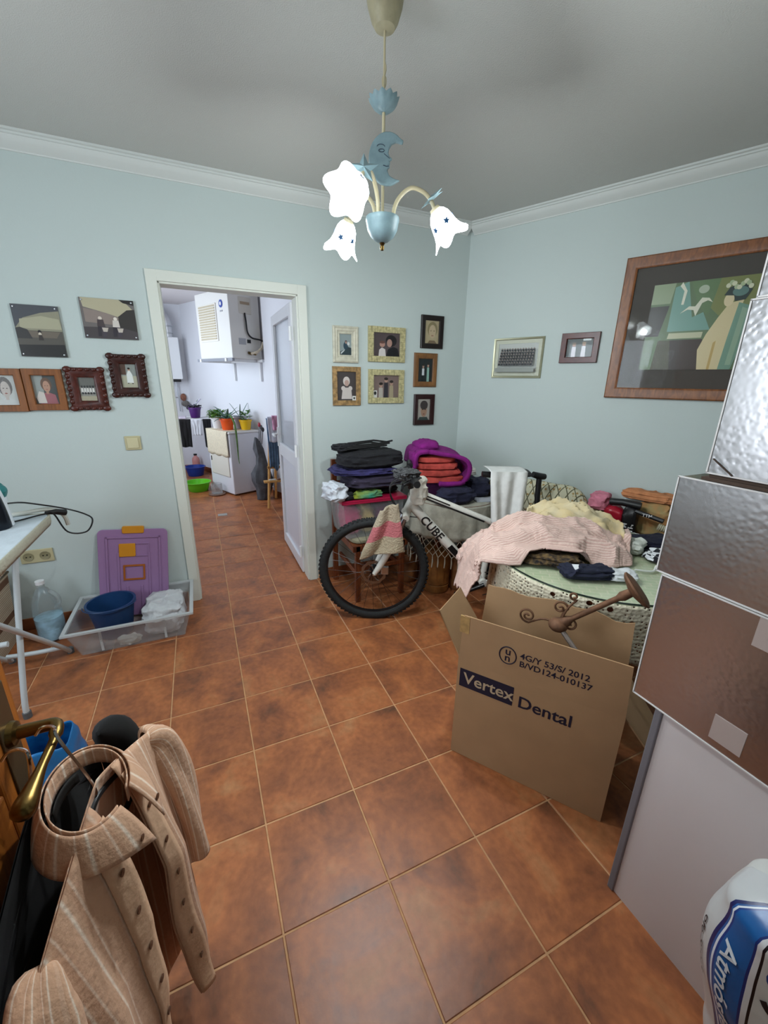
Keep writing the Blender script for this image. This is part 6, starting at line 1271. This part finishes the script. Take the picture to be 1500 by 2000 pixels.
ir = thing('steam_iron', 'white and teal steam iron standing on its heel on the ironing board', 'iron', (-.937, 1.50, ZB+.001))
teal = mat('teal_plastic', '#2f7f80', .35); irw = mat('iron_white', '#dfe6ec', .3)
def ironS(u, v):
    z_ = ZB+.003+.26*v; w_ = .058*(1-v**2.2)**.55 if v < 1 else .002; a = 2*pi*u; return V((-.925+w_*cos(a)*1.0, 1.33+.055*sin(a)*(1-.5*v)-.02*v, z_))
q = MB(TR((-.012, .17, 0))); q.grid(ironS, 28, 18, cu=True); q.poly([ironS(k/28, 0) for k in range(28)]); obj('iron_body', q, irw, ir)
q = MB(TR((-.012, .17, 0))); q.grid(lambda u, v: ironS(u, v*.98)+V((-.0, -.028, 0)), 28, 18, cu=True); obj('soleplate', q, mat('dark_sole', '#20262e', .25, metal=.6), ir)
q = MB(TR((-.012, .17, 0))); q.tube(catmull([(-.925, 1.37, ZB+.04), (-.925, 1.43, ZB+.07), (-.925, 1.43, ZB+.16), (-.925, 1.37, ZB+.20)], 5), .018, 10); obj('handle', q, irw, ir)
q = MB(TR((-.012, .17, 0))); lump(q, (-.915, 1.36, ZB+.12), (.075, .06, .07), 0, 4, .05); obj('water_tank', q, teal, ir)
pts = catmull([(-.92, 1.60, ZB+.08), (-.88, 1.62, ZB+.075), (-.83, 1.63, ZB+.06), (-.74, 1.72, ZB+.0), (-.66, 1.72, ZB-.04), (-.63, 1.70, ZB-.07), (-.66, 1.67, ZB-.12), (-.73, 1.64, ZB-.10), (-.77, 1.64, ZB-.0), (-.80, 1.60, ZB+.012), (-.86, 1.55, ZB+.01), (-.90, 1.50, ZB+.012)], 8)
q = MB(); q.tube(pts, .0038, 8); obj('power_cord', q, black_m, ir)
q = MB(); q.tube([(-.795, 1.625, ZB+.012), (-.765, 1.66, ZB+.004), (-.735, 1.69, ZB-.012)], [.008, .014, .016], 12); obj('plug', q, black_m, ir)
q = MB(); q.tube(catmull([(-1.0, 1.62, ZB+.0125), (-.9, 1.645, ZB+.014), (-.80, 1.69, ZB+.012), (-.755, 1.72, ZB-.03), (-.745, 1.73, ZB-.09)], 6), [.010]*25, 8); tag(obj('extension_lead', q, mat('white_lead', '#c3c4bb', .5)), 'thick white extension lead lying over the end of the ironing board', 'cord')

# water jug, checked basket, blue bucket
jg = thing('water_jug', 'large clear plastic water jug with a moulded handle under the ironing board', 'jug', (-1.0, 1.945, 0))
q = MB(); q.lathe([(0, 0), (.062, 0), (.07, .012), (.07, .07), (.066, .08), (.07, .09), (.07, .17), (.066, .22), (.05, .28), (.03, .325), (.019, .335), (.019, .36), (0, .36)], 28, (-1.0, 1.945, 0)); obj('jug_body', q, clearpl_m, jg)
q = MB(); q.lathe([(0, .015), (.0665, .015), (.0675, .15), (0, .151)], 24, (-1.0, 1.945, 0)); obj('paper_label', q, mat('pale_blue_label', '#9cc3d6', .5, var=.3, scale=18), jg)
q = MB(); q.tube(catmull([(-.955, 1.93, .20), (-.925, 1.92, .235), (-.93, 1.92, .285), (-.965, 1.935, .315)], 5), .011, 8); obj('jug_handle', q, clearpl_m, jg)
q = MB(); q.lathe([(0, .358), (.022, .358), (.022, .378), (0, .378)], 14, (-1.0, 1.945, 0)); obj('cap', q, white_m, jg)
bsk = mat('basket_check', '#b7a791', .9); nt, bb = nodes(bsk); tc = nt.nodes.new('ShaderNodeTexCoord'); brk = nt.nodes.new('ShaderNodeTexBrick'); brk.offset = 0; brk.inputs['Scale'].default_value = 40; brk.inputs['Brick Width'].default_value = .5; brk.inputs['Row Height'].default_value = .5; brk.inputs['Mortar Size'].default_value = .05
mp = nt.nodes.new('ShaderNodeMapping'); mp.inputs['Rotation'].default_value = (radians(90), 0, 0); nt.links.new(tc.outputs['Object'], mp.inputs[0]); nt.links.new(mp.outputs[0], brk.inputs[0])
brk.inputs['Color1'].default_value = (*lin('#b9a58e'), 1); brk.inputs['Color2'].default_value = (*lin('#c2b29c'), 1); brk.inputs['Mortar'].default_value = (*lin('#6b4a36'), 1); nt.links.new(brk.outputs[0], bb.inputs['Base Color'])
q = MB(); tub(q, -1.52, -1.165, 1.70, 2.04, .0, .42, .025, .008); bs = thing('laundry_hamper', 'checked beige fabric hamper standing at the wall behind the ironing board', 'hamper', (-1.34, 1.87, 0)); obj('hamper_body', q, bsk, bs, smooth=False)
q = MB(); q.tube([(-1.52, 1.70, .42), (-1.165, 1.70, .42), (-1.165, 2.04, .42), (-1.52, 2.04, .42)], .009, 8, closed=True); obj('hamper_rim', q, mat('hamper_trim', '#8a7b68', .8), bs)

# clear tub with bucket and bags, purple lid behind
tbx = thing('clear_tub', 'low clear plastic storage tub on the floor holding a blue bucket', 'storage box', (-.54, 1.87, 0))
q = MB(); tub(q, -.85, -.235, 1.63, 2.06, .002, .17, .045, .003); obj('tub', q, mat('tub_plastic', '#dde3e6', .4, trans=.4, alpha=.27), tbx, smooth=False)
q = MB()
for a, c_ in (((-.868, 1.612, .165), (-.217, 1.632, .176)), ((-.868, 2.058, .165), (-.217, 2.078, .176)), ((-.868, 1.632, .165), (-.848, 2.058, .176)), ((-.237, 1.632, .165), (-.217, 2.058, .176))): q.box(a, c_)
obj('rim', q, mat('tub_rim', '#d5dadb', .4, trans=.2, alpha=.85), tbx, smooth=False)
for x in (-.70, -.38): q = MB(); q.box((x-.006, 1.655, .02), (x+.006, 1.662, .16)); obj('rib', q, mat('tub_rim', '#c9d0d2'), tbx, smooth=False)
bu = thing('bucket', 'dark blue plastic bucket standing inside the clear tub', 'bucket', (-.665, 1.86, .006))
q = MB(); q.lathe([(0, .006), (.085, .006), (.09, .012), (.122, .205), (.132, .205), (.132, .217), (.119, .217), (.088, .014), (0, .012)], 36, (-.665, 1.86, 0)); obj('pail', q, mat('navy_plastic', '#173a66', .4), bu)
q = MB(); q.tube([(-.665+.136*cos(a), 1.86-.03+.1*sin(a)*-1, .215-.0*sin(a)) for a in [pi*k/14 for k in range(15)]], .003, 6); obj('bail_handle', q, mat('navy_plastic', '#173a66'), bu)
fm = mat('plastic_film', '#e2e5e8', .35, trans=.2, alpha=.9, bump=1, bscale=22)
bundle('plastic_bag', 'crumpled clear plastic bags filling the right half of the clear tub', (-.385, 1.83, .0065), (.22, .30, .19), fm, 0, 101, .2, cat='bag')
bundle('plastic_bag', 'small white crumpled paper at the front of the clear tub', (-.57, 1.70, .0065), (.12, .05, .05), mat('white_paper', '#c6c4bd', .8, bump=.8, bscale=30), 0, 102, .3, cat='paper')
# purple lid leaning on the wall
a_l = math.atan2(.06, .56); PLb = V((-.585, 1.985, .178)); upv_ = V((.10, .140, .98)).normalized(); xv_ = V((.985, 0, -.09)); xv_ = (xv_-upv_*xv_.dot(upv_)).normalized(); Mp = frame((-.575, 2.006, .02), xv_, upv_, xv_.cross(upv_))
pl = thing('box_cover', 'purple plastic storage lid with orange clips leaning on the wall', 'lid', Mp @ V((0, 0, 0)))
pm = mat('lilac_plastic', '#98749f', .45); om = mat('orange_plastic', '#d08a1a', .45); Mp = Mp @ Matrix.Translation((0, 0, -.006))
def rrect(w, h, r, k=5): return [(sx_*(w/2-r)+r*cos(a), sy*(h/2-r)+h/2+r*sin(a)) for sx_, sy, a0_ in ((1, 1, 0), (-1, 1, pi/2), (-1, -1, pi), (1, -1, 3*pi/2)) for a in [a0_+pi/2*i/k for i in range(k+1)]]
q = MB(Mp); q.prism(rrect(.385, .57, .03), 0, .012); obj('panel', q, pm, pl, bevel=.003)
for (a, c_) in (((-.15, .515, .012), (.15, .525, .019)), ((-.15, .06, .012), (-.14, .525, .019)), ((.14, .06, .012), (.15, .525, .019))): q = MB(Mp); q.box(a, c_); obj('raised_border', q, pm, pl, smooth=False)
for x in (-.085, -.04, .04, .085): q = MB(Mp); q.box((x-.006, .02, .012), (x+.006, .42 if abs(x) > .05 else .2, .017)); obj('rib', q, pm, pl, smooth=False, bevel=.002)
q = MB(Mp); q.prism([(x, y+.545) for x, y in rrect(.12, .045, .008, 3)], -.004, .018); obj('clip_handle', q, om, pl, bevel=.003)
q = MB(Mp); q.prism([(x-.035, y+.395) for x, y in rrect(.09, .085, .006, 3)], .012, .020); obj('orange_patch', q, om, pl, bevel=.002)
q = MB(Mp); q.box((.012, .395, .012), (.085, .40, .018)); q.box((.012, .475, .012), (.085, .48, .018)); q.box((.08, .40, .012), (.085, .475, .018)); obj('patch_outline', q, pm, pl, smooth=False)
do_ = mat('dark_orange', '#a65a18', .5)
for n_, a, c_ in (('clip_frame', (-.06, .24, .012), (-.05, .34, .019)), ('clip_frame', (.05, .24, .012), (.06, .34, .019)), ('clip_frame', (-.05, .33, .012), (.05, .34, .019)), ('clip_frame', (-.05, .24, .012), (.05, .25, .019))): q = MB(Mp); q.box(a, c_); obj(n_, q, do_, pl, smooth=False)
# blue bag by the door
bgk = thing('blue_carrier_bag', 'bright blue shopping bag on the floor beyond the door lever', 'bag', (-.72, .86, 0))
def bb2(u, v):
    a = 2*pi*u; k = 1+.10*nz((cos(a), sin(a), v*3), 1, 3)-.25*v; f = (abs(cos(a))**4+abs(sin(a))**4)**-.25; return V((-.735+.11*f*cos(a)*k, .86+.10*f*sin(a)*k, .003+.17*v+.01*sin(3*a)*v))
q = MB(); q.grid(bb2, 40, 14, cu=True); q.poly([bb2(k/40, 0) for k in range(40)]); obj('bag_body', q, mat('blue_film', '#1a6fae', .4, bump=.4, bscale=14), bgk, solid=.002)
q = MB(); q.grid(lambda u, v: bb2(u, .02+.16*v)+V((bb2(u, .1)-V((-.735, .86, bb2(u, .1).z)))*.02), 40, 4, cu=True); obj('green_band', q, mat('green_film', '#6cae4a', .4), bgk)
